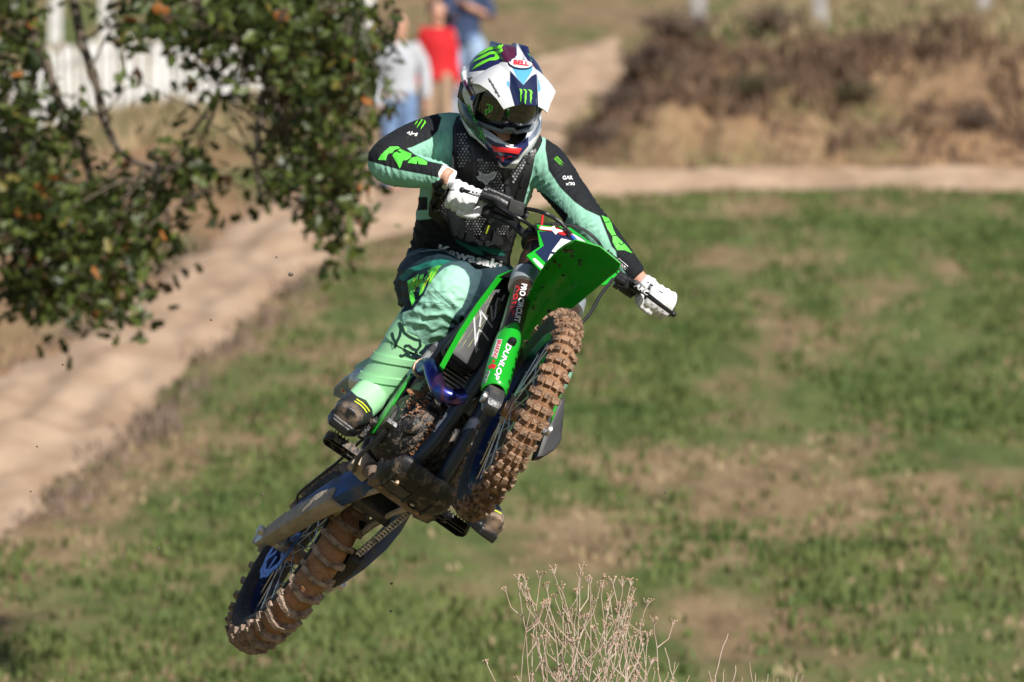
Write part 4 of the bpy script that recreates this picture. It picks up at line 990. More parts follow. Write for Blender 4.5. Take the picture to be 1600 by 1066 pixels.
# foot pegs, pedals
for q in (-1, 1):
    pg = MB(); x, z = .60, .075
    y0, y1 = .150, .265
    ring = [(x - .026, y0), (x + .026, y0), (x + .028, y1 - .015), (x + .012, y1), (x - .012, y1), (x - .028, y1 - .015)]
    for i in range(6):
        a, b = ring[i], ring[(i + 1) % 6]; d = Vector((b[0] - a[0], b[1] - a[1], 0)); n_ = Vector((-d.y, d.x, 0)).normalized() * .004
        pg.prism([Vector((a[0], q * a[1], z - .014)), Vector((b[0], q * b[1], z - .014)), Vector((b[0], q * b[1], z + .010)), Vector((a[0], q * a[1], z + .010))], Vector((n_.x, n_.y * q, 0)) if n_.length else (0, .004, 0))
        for k in range(max(2, int(d.length / .012))):
            p = Vector((a[0], a[1], 0)) + d * ((k + .5) / max(2, int(d.length / .012))); pg.loft([[(p.x - .003, q * (p.y - .003), z + .008), (p.x + .003, q * (p.y - .003), z + .008), (p.x + .003, q * (p.y + .003), z + .008), (p.x - .003, q * (p.y + .003), z + .008)], [(p.x - .001, q * p.y, z + .020), (p.x + .001, q * p.y, z + .020), (p.x + .001, q * (p.y + .001), z + .020), (p.x - .001, q * (p.y + .001), z + .020)]])
    pg.box((x, q * .205, z - .002), (.008, .11, .016)); pg.box((x, q * .185, z - .002), (.045, .007, .016))
    pg.build('foot_peg', MUDK if q < 0 else BLACK, bike, bevel=0)
    br = MB(); br.loft([[(x + dx, q * y, z + dz) for dx, dz in ((-.032, -.03), (.032, -.03), (.036, .02), (-.036, .02))] for y, x, z in ((.095, .615, .05), (.13, .608, .06), (.155, .60, .07))]); br.cyl((.605, q * .15, .04), (.605, q * .15, .10), .009, 8); br.build('peg_bracket', MUDM if q < 0 else BLACK, bike, bevel=.005)
bp = MB(); bp.tube([Vector(v) for v in spline([(.60, -.14, .03), (.68, -.165, .035), (.76, -.168, .06), (.83, -.165, .085)], 10)], [.012] * 10, 8, flat=.6); bp.box((.845, -.172, .092), (.045, .035, .014)); bp.build('brake_pedal', DARKM, bike)
sl_ = MB(); sl_.tube([Vector(v) for v in spline([(.66, .13, .13), (.72, .155, .14), (.80, .16, .13)], 8)], .007, 8); sl_.cyl((.80, .155, .13), (.80, .20, .13), .009, 10); sl_.build('shift_lever', SILVER, bike)
mc = MB(); mc.box((.565, -.15, .22), (.03, .03, .12), Matrix.Rotation(.2, 3, 'Y')); mc.tube([(.565, -.15, .28), (.50, -.13, .33)], .006, 6); mc.cyl((.63, -.15, .165), (.63, -.115, .165), .034, 16); mc.ball((.655, -.165, .175), .018, 8, 6); mc.build('rear_master_cylinder', MUDK, bike, bevel=.003)
MB().tube([Vector(v) for v in spline([(.57, -.15, .16), (.45, -.155, .11), (.30, -.157, .085), (.18, -.15, .08), (.10, -.11, .09)], 16)], .0045, 6).build('brake_hose', BLACKC, bike)

# ------------------------------------------------------------------ fork, clamps, fender, plate, bars (all turned with the steering)
FY = {-1: .084, 1: .072}
def fork_pt(t, y, n=0.0): return SB + SN * (.022 + n) + SA * t + Vector((0, y, 0))
for q in (-1, 1):
    f = MB(); f.tube([fork_pt(t, q * FY[q]) for t in (.30, .36, .365, .80, .81, .93)], [.030, .030, .034, .034, .030, .030], 28); f.tube([fork_pt(.93, q * FY[q]), fork_pt(.945, q * FY[q])], .024, 8); f.xf(st_)
    leg = f.build('fork_tube', BRONZE, bike)
    d = MB(); d.tube([fork_pt(.36, q * FY[q]), fork_pt(.372, q * FY[q])], .037, 28); d.xf(st_); d.build('dust_seal', BLACKC, leg)
    s = MB(); s.tube([fork_pt(.05, q * FY[q]), fork_pt(.34, q * FY[q])], .024, 24); s.xf(st_); s.build('fork_slider', SPOKE, leg)
    l = MB(); l.loft([[fork_pt(t, q * FY[q]) + SN * (n * w + o_) + Vector((0, m_ * w2, 0)) for n, m_ in ((-1, -1), (1, -1), (1, 1), (-1, 1))] for t, w, w2, o_ in ((.09, .026, .027, 0), (.06, .028, .028, .002), (.02, .030, .026, .016), (-.025, .028, .024, .022), (-.045, .018, .02, .022))])
    a0 = AX + Vector((0, q * .060, 0)); a1 = AX + Vector((0, q * (FY[q] + .028), 0)); l.cyl(a0, a1, .021, 18); l.xf(st_); lo = l.build('axle_lug', DARKM, leg, bevel=.008)
    b = MB(); b.lathe([(.006, 0), (.016, 0), (.018, .004), (.018, .012), (.006, .012)], AX + Vector((0, q * (FY[q] + .024), 0)), (0, q, 0), 20); b.xf(st_); b.build('axle_nut', SILVER, leg)
    # guard: a curved green plate in front of the slider
    gd = MB(); rg = []
    for t, w in ((.395, .012), (.39, .024), (.375, .033), (.35, .038), (.30, .041), (.20, .043), (.10, .042), (.065, .038)):
        rg.append([fork_pt(t, q * FY[q]) + SN * (.044 * math.cos(a) * (1 if t < .36 else .98)) + Vector((0, -q * w * math.sin(a) * 1.0 * (1.0), 0)) for a in np.linspace(-1.75, 1.3, 13)])
    gd.loft(rg, caps=False, closed=False); me = gd.mesh('fork_guard', GREEN); bm = bmesh.new(); bm.from_mesh(me); bmesh.ops.solidify(bm, geom=bm.faces[:], thickness=.004); bm.to_mesh(me); bm.free()
    for v in me.vertices: v.co = st_(v.co)
    me.shade_smooth(); go = mesh_obj('fork_guard', me, leg)
    if q < 0: guardR = go; legR = leg
    for tt, nm in ((.285, .012),):
        k = MB(); k.lathe([(0, .016), (.010, .016), (.013, .012), (.0135, 0), (.0, 0)], fork_pt(tt, q * FY[q], .044), SN, 16); k.xf(st_); k.build('guard_button', BLACKC, leg)
cl = MB()
for t, n0 in ((.69, 0), (.895, 0)):
    for q in (-1, 1): cl.tube([fork_pt(t - .022, q * FY[q]), fork_pt(t + .022, q * FY[q])], .044, 24)
    cl.box(SB + SA * t + SN * .012, (.075, .16, .036), Matrix.Rotation(-rake, 3, 'Y')); 
cl.xf(st_); cl.build('triple_clamp', BLACKC, bike, bevel=.004)
for q in (-1, 1):
    sl = MB(); sl.tube([fork_pt(.635, q * FY[q]), fork_pt(.70, q * FY[q])], .0455, 28); sl.xf(st_); sl.build('fork_sleeve', CLEARP, bike)

# front fender
ff = MB(); rg = []
for x, z, w, dr in ((1.055, .365, .038, .012), (1.10, .43, .042, .030), (1.17, .500, .047, .040), (1.25, .548, .058, .046), (1.36, .566, .076, .046), (1.48, .562, .086, .040), (1.60, .543, .089, .032), (1.69, .512, .088, .022), (1.735, .494, .083, .015)):
    rg.append([(x - .015, -w - .02, z - dr) if False else (x - .015, -w, z - dr), (x, -w * .93, z - dr * .45), (x, -w * .62, z), (x, 0, z + .012), (x, w * .62, z), (x, w * .93, z - dr * .45), (x - .015, w, z - dr)])
rg2 = []
for k in np.linspace(0, len(rg) - 1, 33):
    i = min(int(k), len(rg) - 2); rg2.append([Vector(spline([rg[max(i - 1, 0)][j], rg[i][j], rg[i + 1][j], rg[min(i + 2, len(rg) - 1)][j]], 4)[1].tolist()) * 0 + Vector(rg[i][j]).lerp(Vector(rg[i + 1][j]), k - i) for j in range(7)])
ff.loft(rg2, caps=False, closed=False); me = ff.mesh('front_fender', GREEN); bm = bmesh.new(); bm.from_mesh(me); bmesh.ops.smooth_vert(bm, verts=[v for v in bm.verts if not v.is_boundary], factor=.5, use_axis_x=True, use_axis_y=True, use_axis_z=True)
bmesh.ops.solidify(bm, geom=bm.faces[:], thickness=.0035); bm.to_mesh(me); bm.free()
for v in me.vertices: v.co = st_(v.co + Vector((0, -.012, 0)))
me.shade_smooth(); me.set_sharp_from_angle(angle=R(40)); fender = mesh_obj('front_fender', me, bike)
g = random.Random(9)
for k in range(26):
    t = g.uniform(1.15, 1.66); y = g.uniform(-.08, .08); zz = np.interp(t, [1.055, 1.17, 1.25, 1.36, 1.48, 1.6, 1.745], [.365, .5, .545, .56, .552, .53, .478]) + .012 - .02 * abs(y) / .1 - .007
    m_ = MB().ball((t, y, zz - .004), g.uniform(.003, .008) * (1.6 if k < 4 else 1), 8, 5, (1.1, 1, .45)); m_.xf(st_); m_.build('mud_spot', MUDK, fender)

# number plate
pl_px = [(838, 352), (890, 356), (930, 385), (968, 425), (950, 445), (905, 450), (850, 430), (822, 400), (843, 386)]
def plate_pt(px, py, off=0.0):
    # plate lies in a plane that leans back like the fork, just ahead of the clamps
    o = ust(BMI @ Vector((0, 0, 0))); q = ust(BMI @ P(px, py, 26)); d = (q - o).normalized(); n = (SN + Vector((0, 0, .0))).normalized(); c = SB + SN * (.115 + off) + SA * .80
    return o + d * ((c - o).dot(n) / d.dot(n))
pl = MB(); pl.prism([plate_pt(*p) for p in pl_px], SN * .006); pl.xf(st_); plate = pl.build('number_plate', GREEN, bike, bevel=.002)
def plate_layer(name, pts, m, off, th=.0016):
    b = MB(); b.prism([plate_pt(*p, off) for p in pts], SN * th); b.xf(st_); return b.build(name, m, plate, smooth=False)
plate_layer('navy_field', [(842, 362), (888, 362), (925, 388), (952, 424), (940, 436), (900, 441), (858, 416), (836, 394), (850, 384)], NAVYP, .004)
plate_layer('white_numeral', [(877, 373), (925, 384), (918, 396), (905, 395), (900, 402), (862, 393)], WHITEP, .0056)
plate_layer('white_numeral', [(860, 397), (890, 403), (884, 418), (870, 414), (862, 418), (855, 408)], WHITEP, .0056)
plate_layer('red_band', [(842, 359), (866, 362), (880, 368), (893, 367), (905, 374), (890, 360), (862, 355), (843, 354)], REDP, .0062)
plate_layer('white_star', [(845, 354), (860, 356), (866, 353), (868, 358), (885, 361), (872, 363), (868, 367), (862, 360), (842, 358)], WHITEP, .0078)
plate_layer('blue_band', [(888, 366), (905, 372), (935, 392), (955, 420), (950, 424), (925, 396), (900, 378)], BLUEP, .0074)
plate_layer('white_stripe', [(893, 365), (908, 371), (920, 380), (915, 381), (902, 374)], WHITEP, .009)
plate_layer('white_stripe', [(925, 388), (940, 399), (948, 411), (942, 410), (930, 397)], WHITEP, .009)
plate_layer('white_sponsor', [(832, 405), (836, 404), (849, 416), (851, 421), (846, 420), (838, 413)], WHITEP, .004)

# handlebar: up, back and out from the clamp
BC = SB + SA * .97
bar_pts = [BC + Vector(v) for v in ((-.10, -.375, .03), (-.075, -.26, .022), (-.04, -.17, .012), (-.005, -.11, -.025), (0, -.05, -.035), (0, .05, -.035), (-.005, .11, -.025), (-.04, .17, .012), (-.075, .285, .022), (-.10, .415, .03))]
b = MB(); b.tube([Vector(v) for v in spline(bar_pts, 40)], .0125, 12); b.xf(st_); bar = b.build('handlebar', BLACKC, bike)
bc_ = MB()
for q in (-1, 1): bc_.box(BC + Vector((.0, q * .05, -.05)), (.04, .03, .06), Matrix.Rotation(-rake, 3, 'Y'))
bc_.xf(st_); bc_.build('bar_clamp', DARKM, bike, bevel=.005)
GRIP = mat('grip_rubber', (.014, .014, .015), .7, bump=.5, bump_scale=200)
def barat(u):
    i = u * 9; k = min(int(i), 8); return Vector(spline(bar_pts, 91)[int(round(u * 90))])
for a, e in ((0, .15), (1, .85)):
    g_ = MB(); g_.tube([barat(a + (e - a) * k / 8) for k in range(9)], [.019] + [.0165] * 6 + [.020, .024], 14); g_.xf(st_); g_.build('grip', GRIP, bike)
def lever(q, pts, name):
    l = MB(); l.tube([Vector(v) for v in spline(pts, 16)], list(np.linspace(.0085, .006, 16)), 8, flat=1.3); l.ball(pts[-1], .0095, 10, 8); o_ = l.build(name, BLACKC, bike); return o_
def bdepth(px, py, d): return BMI @ P(px, py, d)
# right: throttle housing, master cylinder and brake lever; left: perch and clutch lever
def dep(v): return (BM @ st_(v)).y
dR = dep(bar_pts[1]); dL = dep(bar_pts[-2])
lever(-1, [bdepth(772, 313, dR - .04), bdepth(755, 307, dR - .075), bdepth(738, 302, dR - .085), bdepth(722, 297, dR - .08)], 'brake_lever')
lever(1, [bdepth(984, 441, dL - .03), bdepth(1008, 458, dL - .06), bdepth(1030, 475, dL - .07), bdepth(1052, 491, dL - .065)], 'clutch_lever')
mcb = MB(); mcb.tube([bdepth(752, 303, dR - .03), bdepth(775, 312, dR - .03), bdepth(800, 327, dR - .03), bdepth(822, 340, dR - .02)], [.014, .021, .023, .018], 12); mcb.tube([bdepth(762, 297, dR - .02), bdepth(800, 313, dR - .02)], .012, 10); mcb.build('brake_master_cylinder', BLACKC, bike, bevel=.0)
rs = MB(); c4 = [bdepth(798, 310, dR - .065), bdepth(821, 318, dR - .06), bdepth(817, 339, dR - .055), bdepth(794, 330, dR - .06)]; rs.hexa(c4 + [v + (BMI.to_3x3() @ Vector((0, .045, 0))) for v in c4]); rs.build('fluid_reservoir', CARBON, bike, bevel=.003)
tg = MB(); tg.tube([bdepth(754, 300, dR - .005), bdepth(766, 306, dR - .005)], .026, 14); tg.build('throttle_housing', BLACKC, bike)
cp = MB(); cp.tube([bdepth(956, 424, dL), bdepth(972, 434, dL - .01), bdepth(990, 447, dL - .02), bdepth(1003, 456, dL - .03)], [.013, .016, .018, .012], 10); cp.box(bdepth(966, 444, dL - .01), (.03, .02, .025)); cp.box(bdepth(976, 453, dL), (.02, .03, .02)); cp.box(bdepth(985, 459, dL), (.02, .02, .02)); cp.build('clutch_perch', BLACKC, bike, bevel=.003)
cb = MB(); cb.hexa([bdepth(988, 441, dL - .055), bdepth(995, 437, dL - .05), bdepth(1016, 455, dL - .06), bdepth(1012, 464, dL - .065)] + [bdepth(988, 441, dL - .03), bdepth(995, 437, dL - .03), bdepth(1016, 455, dL - .04), bdepth(1012, 464, dL - .045)]); cb.build('lever_cover', BLACKC, bike, bevel=.003)
def cable(name, pts, r_, m=BLACKC): MB().tube([Vector(v) for v in spline([bdepth(*p) for p in pts], 26)], r_, 8).build(name, m, bike)
D0 = 25.85
cable('brake_hose', [(822, 326, dR - .03), (845, 331, D0), (868, 342, D0), (882, 355, D0), (889, 368, D0), (880, 420, D0 + .05)], .0065)
cable('clutch_cable', [(836, 352, D0), (870, 350, D0), (905, 356, D0), (932, 375, D0), (948, 402, D0), (962, 428, dL - .01)], .005)
cable('throttle_cable', [(770, 315, dR - .01), (800, 335, D0 + .02), (828, 352, D0 + .03), (845, 372, D0 + .1), (850, 420, D0 + .2)], .006)
cable('front_brake_hose', [(958, 436, D0 - .1), (938, 462, D0 - .15), (922, 490, D0 - .2), (900, 520, D0 - .25), (868, 600, D0 - .35)], .0055)
MB().tube([bdepth(846, 352, D0 - .06), bdepth(848, 336, D0 - .06)], .004, 6).build('vent_hose', REDP, bike)
# ------------------------------------------------------------------ zone materials: printed or dyed areas, and some painted shade, carried by the cloth itself
def sdist(px, py, poly): return edge_dist(px, py, poly)
def zone_mat(name, base, zones, rough=.7, bump=.35, bump_scale=40, base2=None, stretch=None, mud=None, coat=0, soft=.8, sheen=0, mudscale=30, bump2=0):
    """zones: list of (attribute, colour); the attribute holds the signed distance to the edge of the printed area"""
    m = bpy.data.materials.new(name); m.use_nodes = True; nt = m.node_tree; b = nt.nodes['Principled BSDF']; b.inputs['Roughness'].default_value = rough
    if not coat: b.inputs['Specular IOR Level'].default_value = .22
    if coat: b.inputs['Coat Weight'].default_value = coat; b.inputs['Coat Roughness'].default_value = .06
    if sheen: b.inputs['Sheen Weight'].default_value = sheen
    tc = nt.nodes.new('ShaderNodeTexCoord'); vec = tc.outputs['Object']
    def mixc(f, a, c):
        x = nt.nodes.new('ShaderNodeMix'); x.data_type = 'RGBA'; nt.links.new(f, x.inputs[0])
        for s_, v in ((6, a), (7, c)):
            if isinstance(v, tuple): x.inputs[s_].default_value = (*v, 1)
            else: nt.links.new(v, x.inputs[s_])
        return x.outputs[2]
    def nz(scale, det=4, st=None):
        n = nt.nodes.new('ShaderNodeTexNoise'); n.inputs['Scale'].default_value = scale; n.inputs['Detail'].default_value = det
        v = vec
        if st: mp = nt.nodes.new('ShaderNodeMapping'); mp.inputs['Scale'].default_value = st[0]; mp.inputs['Rotation'].default_value = st[1]; nt.links.new(v, mp.inputs[0]); v = mp.outputs[0]
        nt.links.new(v, n.inputs[0]); return n.outputs[0]
    def rng(v, lo, hi):
        r_ = nt.nodes.new('ShaderNodeMapRange'); r_.inputs[1].default_value = lo; r_.inputs[2].default_value = hi; nt.links.new(v, r_.inputs[0]); return r_.outputs[0]
    c = base
    if base2: c = mixc(rng(nz(18), .35, .7), base, base2)
    for at, cc in zones:
        a = nt.nodes.new('ShaderNodeAttribute'); a.attribute_name = at; c = mixc(rng(a.outputs['Fac'], -soft, soft), c, cc)
    if mud:
        a = nt.nodes.new('ShaderNodeAttribute'); a.attribute_name = mud[0]; mm = nt.nodes.new('ShaderNodeMath'); mm.operation = 'MULTIPLY'
        nt.links.new(rng(a.outputs['Fac'], -4, 12), mm.inputs[0]); nt.links.new(rng(nz(mudscale, 7), mud[2], mud[2] + .18), mm.inputs[1]); c = mixc(mm.outputs[0], c, mud[1])
    if isinstance(c, tuple): b.inputs['Base Color'].default_value = (*c, 1)
    else: nt.links.new(c, b.inputs['Base Color'])
    if bump:
        h = nz(bump_scale, 3, stretch)
        bp = nt.nodes.new('ShaderNodeBump'); bp.inputs['Strength'].default_value = bump; bp.inputs['Distance'].default_value = .012; nt.links.new(h, bp.inputs['Height'])
        out = bp.outputs[0]
        if bump2:
            b2 = nt.nodes.new('ShaderNodeBump'); b2.inputs['Strength'].default_value = bump2; b2.inputs['Distance'].default_value = .002; nt.links.new(nz(420, 2), b2.inputs['Height']); nt.links.new(out, b2.inputs['Normal']); out = b2.outputs[0]
        nt.links.new(out, b.inputs['Normal'])
    return m
def bake_zones(me, polys, off=Vector((0, 0, 0))):
    """me in world coordinates; store the signed distance (photograph pixels) of every vertex to each printed area"""
    n = len(me.vertices); co = np.empty(n * 3); me.vertices.foreach_get('co', co); co = co.reshape(-1, 3)
    px = 800 + FPX * co[:, 0] / co[:, 1]; py = 533 - FPX * co[:, 2] / co[:, 1]
    for nm, pl in polys.items():
        if isinstance(pl[0][0], (tuple, list)): d = np.max([sdist(px, py, q) for q in pl], axis=0)
        else: d = sdist(px, py, pl)
        a = me.attributes.new(nm, 'FLOAT', 'POINT'); a.data.foreach_set('value', d.astype(np.float32))
def wrinkle(me, amp, scale, dirs=None, seed=0):
    n = len(me.vertices); co = np.empty(n * 3); me.vertices.foreach_get('co', co); co = co.reshape(-1, 3); nr = np.empty(n * 3); me.vertices.foreach_get('normal', nr); nr = nr.reshape(-1, 3)
    for i in range(n):
        v = co[i]; q = Vector((v[0] * scale[0], v[1] * scale[1], v[2] * scale[2] + seed)); h = noise.noise(q) + .5 * noise.noise(q * 2.1); h = 1 - abs(h) * 1.8; co[i] += nr[i] * amp * h
    me.vertices.foreach_set('co', co.ravel()); me.update()

def folds(me, spots):
    """creases: (centre in the photograph, radius, direction the crease runs in the photograph, spacing, height)"""
    n = len(me.vertices); co = np.empty(n * 3); me.vertices.foreach_get('co', co); co = co.reshape(-1, 3); nr = np.empty(n * 3); me.vertices.foreach_get('normal', nr); nr = nr.reshape(-1, 3)
    mid = 26.2; add = np.zeros(n)
    px = 800 + FPX * co[:, 0] / co[:, 1]; py = 533 - FPX * co[:, 2] / co[:, 1]
    for k, (c, rad, d, lam, amp) in enumerate(spots):
        x = (px - c[0]) / 508; z = -(py - c[1]) / 508; L = math.hypot(*d); ux, uz = d[0] / L, -d[1] / L; al = x * ux + z * uz; ac = -x * uz + z * ux
        w = np.exp(-((al / (rad * 1.3)) ** 2 + (ac / rad) ** 2)); wob = (vnoise(al * 100, ac * 100 + k * 31, 2.6, 5 + k) - .5) * 2.2 + (vnoise(al * 100, ac * 100, 1.0, 50 + k) - .5) * .35
        cut = .35 + .9 * vnoise(al * 100 + 7, ac * 160, 2.2, 90 + k); s = np.abs(np.sin(np.pi * ac / lam + wob)); add += amp * w * cut * ((1 - s) ** 1.6 * 1.5 - .35)
    co += nr * add[:, None]; me.vertices.foreach_set('co', co.ravel()); me.update()
PEL = P(705, 432, 26.46)
rider = empty('person', PEL); tag(rider, 'motocross rider in mint and black gear with a striped white helmet', 'person')
def part(name, me, parent=None, world=True):
    if world:
        n = len(me.vertices); co = np.empty(n * 3); me.vertices.foreach_get('co', co); co = (co.reshape(-1, 3) - np.array(PEL)).ravel(); me.vertices.foreach_set('co', co); me.update()
    return mesh_obj(name, me, parent if parent is not None else rider)
def pxr(*a): return [q / 505. for q in a]
Q = lambda l: [P(*p) for p in l]

# joints: (px, py, depth)
shR, elR, wrR = (676, 222, 26.34), (608, 253, 26.15), (694, 275, 26.05)
shL, elL, wrL = (850, 262, 26.30), (918, 348, 26.17), (1000, 440, 26.20)
hipR, knR, anR = (672, 440, 26.44), (716, 450, 25.99), (588, 608, 26.06)
hipL, knL, anL = (752, 448, 26.44), (858, 570, 26.14), (742, 752, 26.10)
toeR = (553, 634, 25.83); toeL = (794, 808, 25.88)

# --- jersey
def torso(mb, grow=0.0):
    rings = []
    for px, py, d, w, dp in ((716, 436, 26.46, .158, .105), (718, 405, 26.44, .156, .105), (724, 370, 26.40, .155, .11), (733, 330, 26.36, .160, .12), (744, 290, 26.33, .172, .13), (755, 250, 26.31, .178, .13), (764, 222, 26.31, .165, .115), (772, 202, 26.31, .11, .085), (777, 188, 26.30, .075, .07)):
        c = P(px, py, d); ax = Vector((.965, .03, -.26)).normalized(); bk = Vector((0.03, 1, .1)).normalized()
        rings.append([c + ax * (w + grow) * math.copysign(abs(math.cos(a)) ** .85, math.cos(a)) + bk * (dp + grow) * math.copysign(abs(math.sin(a)) ** .85, math.sin(a)) for a in np.linspace(0, 2 * math.pi, 33)[:-1]])
    mb.loft(rings)
def arm_paths():
    r = spline([(755, 235, 26.32, 44), (706, 216, 26.33, 40), (674, 220, 26.33, 38), (636, 233, 26.24, 35), (606, 250, 26.155, 31), (614, 261, 26.13, 29), (650, 268, 26.09, 26), (694, 275, 26.055, 19)], 30)
    l = spline([(775, 232, 26.32, 44), (820, 242, 26.31, 36), (850, 258, 26.30, 36), (880, 294, 26.24, 32), (910, 336, 26.18, 29), (926, 356, 26.175, 29), (954, 391, 26.18, 28), (984, 423, 26.195, 21), (993, 433, 26.197, 19)], 30)
    return r, l
j = MB(); torso(j)
for p in arm_paths(): j.tube([P(*q[:3]) for q in p], [q[3] / 505 for q in p], 18)
jer = fuse(j, 'jersey', BLACK, .0052, 7, .5)
wrinkle(jer, .0018, (13, 13, 7), seed=3)
folds(jer, [((694, 238), .075, (.15, 1), .019, .0042), ((668, 246), .05, (.5, 1), .016, .003), ((606, 262), .05, (.3, 1), .02, .0028), ((676, 276), .045, (.15, 1), .013, .0028), ((832, 282), .075, (.9, -.75), .020, .0042), ((862, 296), .06, (.8, -.45), .018, .0032), ((918, 345), .06, (.8, -.6), .020, .004), ((968, 405), .05, (.8, -.6), .016, .0024), ((730, 395), .16, (1, .22), .030, .0040), ((655, 370), .09, (.5, 1), .028, .004)])
Zblack = [[(679, 174), (690, 184), (684, 205), (672, 217), (644, 230), (636, 232), (647, 241), (670, 252), (703, 259), (703, 292), (690, 279), (668, 274), (626, 266), (594, 257), (565, 248), (565, 225), (600, 200), (650, 165)],
          [(852, 233), (855, 250), (857, 266), (875, 293), (897, 315), (915, 328), (937, 338), (944, 356), (956, 386), (962, 392), (965, 408), (978, 428), (985, 440), (1040, 440), (1040, 380), (1000, 340), (960, 290), (920, 215), (870, 205), (853, 215)],
          [(836, 296), (850, 303), (868, 318), (888, 336), (882, 350), (840, 330), (828, 310)],  # shading under the left upper arm, painted black
          [(630, 336), (655, 344), (690, 340), (760, 345), (815, 330), (830, 470), (600, 470)], [(640, 308), (668, 308), (668, 328), (640, 330)]]
Zteal = [[(700, 362), (712, 368), (735, 384), (752, 392), (758, 400), (742, 396), (715, 380)], [(740, 385), (760, 384), (785, 391), (790, 400), (770, 398)], [(748, 402), (775, 410), (790, 418), (780, 424), (762, 416)], [(690, 405), (720, 409), (735, 414), (700, 412)]]
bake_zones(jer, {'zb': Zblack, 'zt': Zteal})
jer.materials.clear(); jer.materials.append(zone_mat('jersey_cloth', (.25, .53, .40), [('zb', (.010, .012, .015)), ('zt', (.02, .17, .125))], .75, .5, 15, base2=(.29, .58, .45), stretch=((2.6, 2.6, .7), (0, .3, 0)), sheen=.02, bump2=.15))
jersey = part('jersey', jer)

# --- trousers
p = MB()
p.loft([[P(px, py, d) + Vector((.965, .03, -.26)) * w * math.cos(a) + Vector((.03, 1, .1)) * dp * math.sin(a) for a in np.linspace(0, 2 * math.pi, 25)[:-1]] for px, py, d, w, dp in ((716, 408, 26.44, .160, .108), (714, 430, 26.46, .168, .125), (714, 455, 26.47, .16, .13), (716, 480, 26.47, .12, .11))])
p.tube([P(*q[:3]) for q in spline([(690, 436, 26.46), (676, 444, 26.38), (686, 450, 26.18), (708, 452, 26.04), (714, 456, 25.99)], 16)], [q[0] for q in spline([(.12,), (.118,), (.105,), (.088,), (.075,)], 16)], 20)
p.tube([P(*q[:3]) for q in spline([(712, 450, 26.0, 46), (700, 466, 25.98, 45), (680, 486, 25.99, 44), (655, 520, 26.02, 40), (635, 548, 26.03, 36)], 12)], [q[3] / 505 for q in spline([(712, 450, 26.0, 46), (700, 466, 25.98, 45), (680, 486, 25.99, 44), (655, 520, 26.02, 40), (635, 548, 26.03, 36)], 12)], 20)
p.ball(P(713, 446, 25.985), .078, 18, 12, (1, .8, 1))
p.tube([P(*q) for q in spline([(740, 440, 26.46), (765, 462, 26.42), (815, 520, 26.28), (852, 560, 26.16)], 12)], [q[0] for q in spline([(.12,), (.11,), (.095,), (.08,)], 12)], 18)
p.tube([P(*q) for q in spline([(852, 558, 26.16), (852, 578, 26.14), (826, 620, 26.14), (800, 660, 26.13)], 10)], [.085, .085, .084, .083, .082, .08, .078, .077, .076, .075], 18)
pt = fuse(p, 'trousers', BLACK, .0052, 6, .5); wrinkle(pt, .0022, (9, 9, 15), seed=21)
folds(pt, [((672, 492), .075, (1, .12), .036, .0062), ((704, 474), .05, (.8, .75), .034, .005), ((655, 436), .11, (1, -.35), .045, .0055), ((640, 460), .07, (.3, 1), .036, .004)])
Zmint = [[(706, 414), (716, 416), (726, 422), (733, 433), (734, 444), (730, 462), (722, 480), (712, 490), (703, 506), (696, 530), (600, 560), (600, 500), (647, 482), (663, 459), (671, 442), (681, 430), (694, 419)], [(790, 690), (790, 560), (840, 520), (900, 560), (880, 640)]]
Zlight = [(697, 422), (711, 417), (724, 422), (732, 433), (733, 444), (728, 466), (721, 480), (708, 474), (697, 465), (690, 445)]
Zslate = [(672, 415), (690, 410), (720, 408), (745, 413), (754, 425), (748, 446), (737, 472), (726, 490), (715, 497), (700, 480), (680, 440)]
Zt2 = [[(622, 434), (636, 421), (665, 410), (704, 408), (694, 414), (672, 417), (648, 424), (630, 440)], [(668, 408), (690, 405), (710, 409), (680, 411)]]
bake_zones(pt, {'zs': Zslate, 'zm': Zmint, 'zl': Zlight, 'zt': Zt2})
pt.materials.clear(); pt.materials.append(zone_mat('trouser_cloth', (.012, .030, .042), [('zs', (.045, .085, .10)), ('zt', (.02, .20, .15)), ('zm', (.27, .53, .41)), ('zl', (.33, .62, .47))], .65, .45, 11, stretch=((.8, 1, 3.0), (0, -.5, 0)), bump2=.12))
trousers = part('trousers', pt)

# --- boots
def boot(name, kn, an, toe, frontv, polys, flip=1):
    K, A, T = P(*kn), P(*an), P(*toe); sh = (K - A).normalized(); ft = T - A
    b = MB(); up = (sh - ft.normalized() * sh.dot(ft.normalized())).normalized(); fd = ft.normalized(); sd = fd.cross(up).normalized()
    shin = spline([(0, .070, .080), (.12, .070, .082), (.28, .072, .085), (.42, .076, .087), (.58, .079, .087), (.75, .082, .09)], 14)
    L = (K - A).length
    # shaft: rings square to the shin, wider front to back
    fr = (fd - sh * fd.dot(sh)).normalized(); s2 = sh.cross(fr).normalized()
    b.loft([[A + sh * (t * L) + s2 * w * math.cos(a) + fr * (dp * math.sin(a) - .01) for a in np.linspace(0, 2 * math.pi, 29)[:-1]] for t, w, dp in shin])
    b.tube([A - fd * .05 - up * .025, A + fd * .02 + up * -.015, A + fd * .10 - up * .035, A + fd * .18 - up * .045, A + fd * .225 - up * .05], [(.062, .05), (.068, .056), (.052, .054), (.045, .056), (.030, .045)], 20, up=up)
    b.loft([[A + fd * x - up * z + sd * w * q for q, z in ((-1, .070), (1, .070), (1, .098), (-1, .098))] for x, w in ((-.095, .035), (-.06, .045), (.05, .045), (.14, .056), (.20, .052), (.245, .032))])
    me = fuse(b, name, BLACK, .0042, 4, .5)
    # plates and straps stand proud of the shaft
    bake_zones(me, polys); return me, (A, K, sh, fr, s2, fd, up, sd, L)
MINTB = (.35, .72, .385)
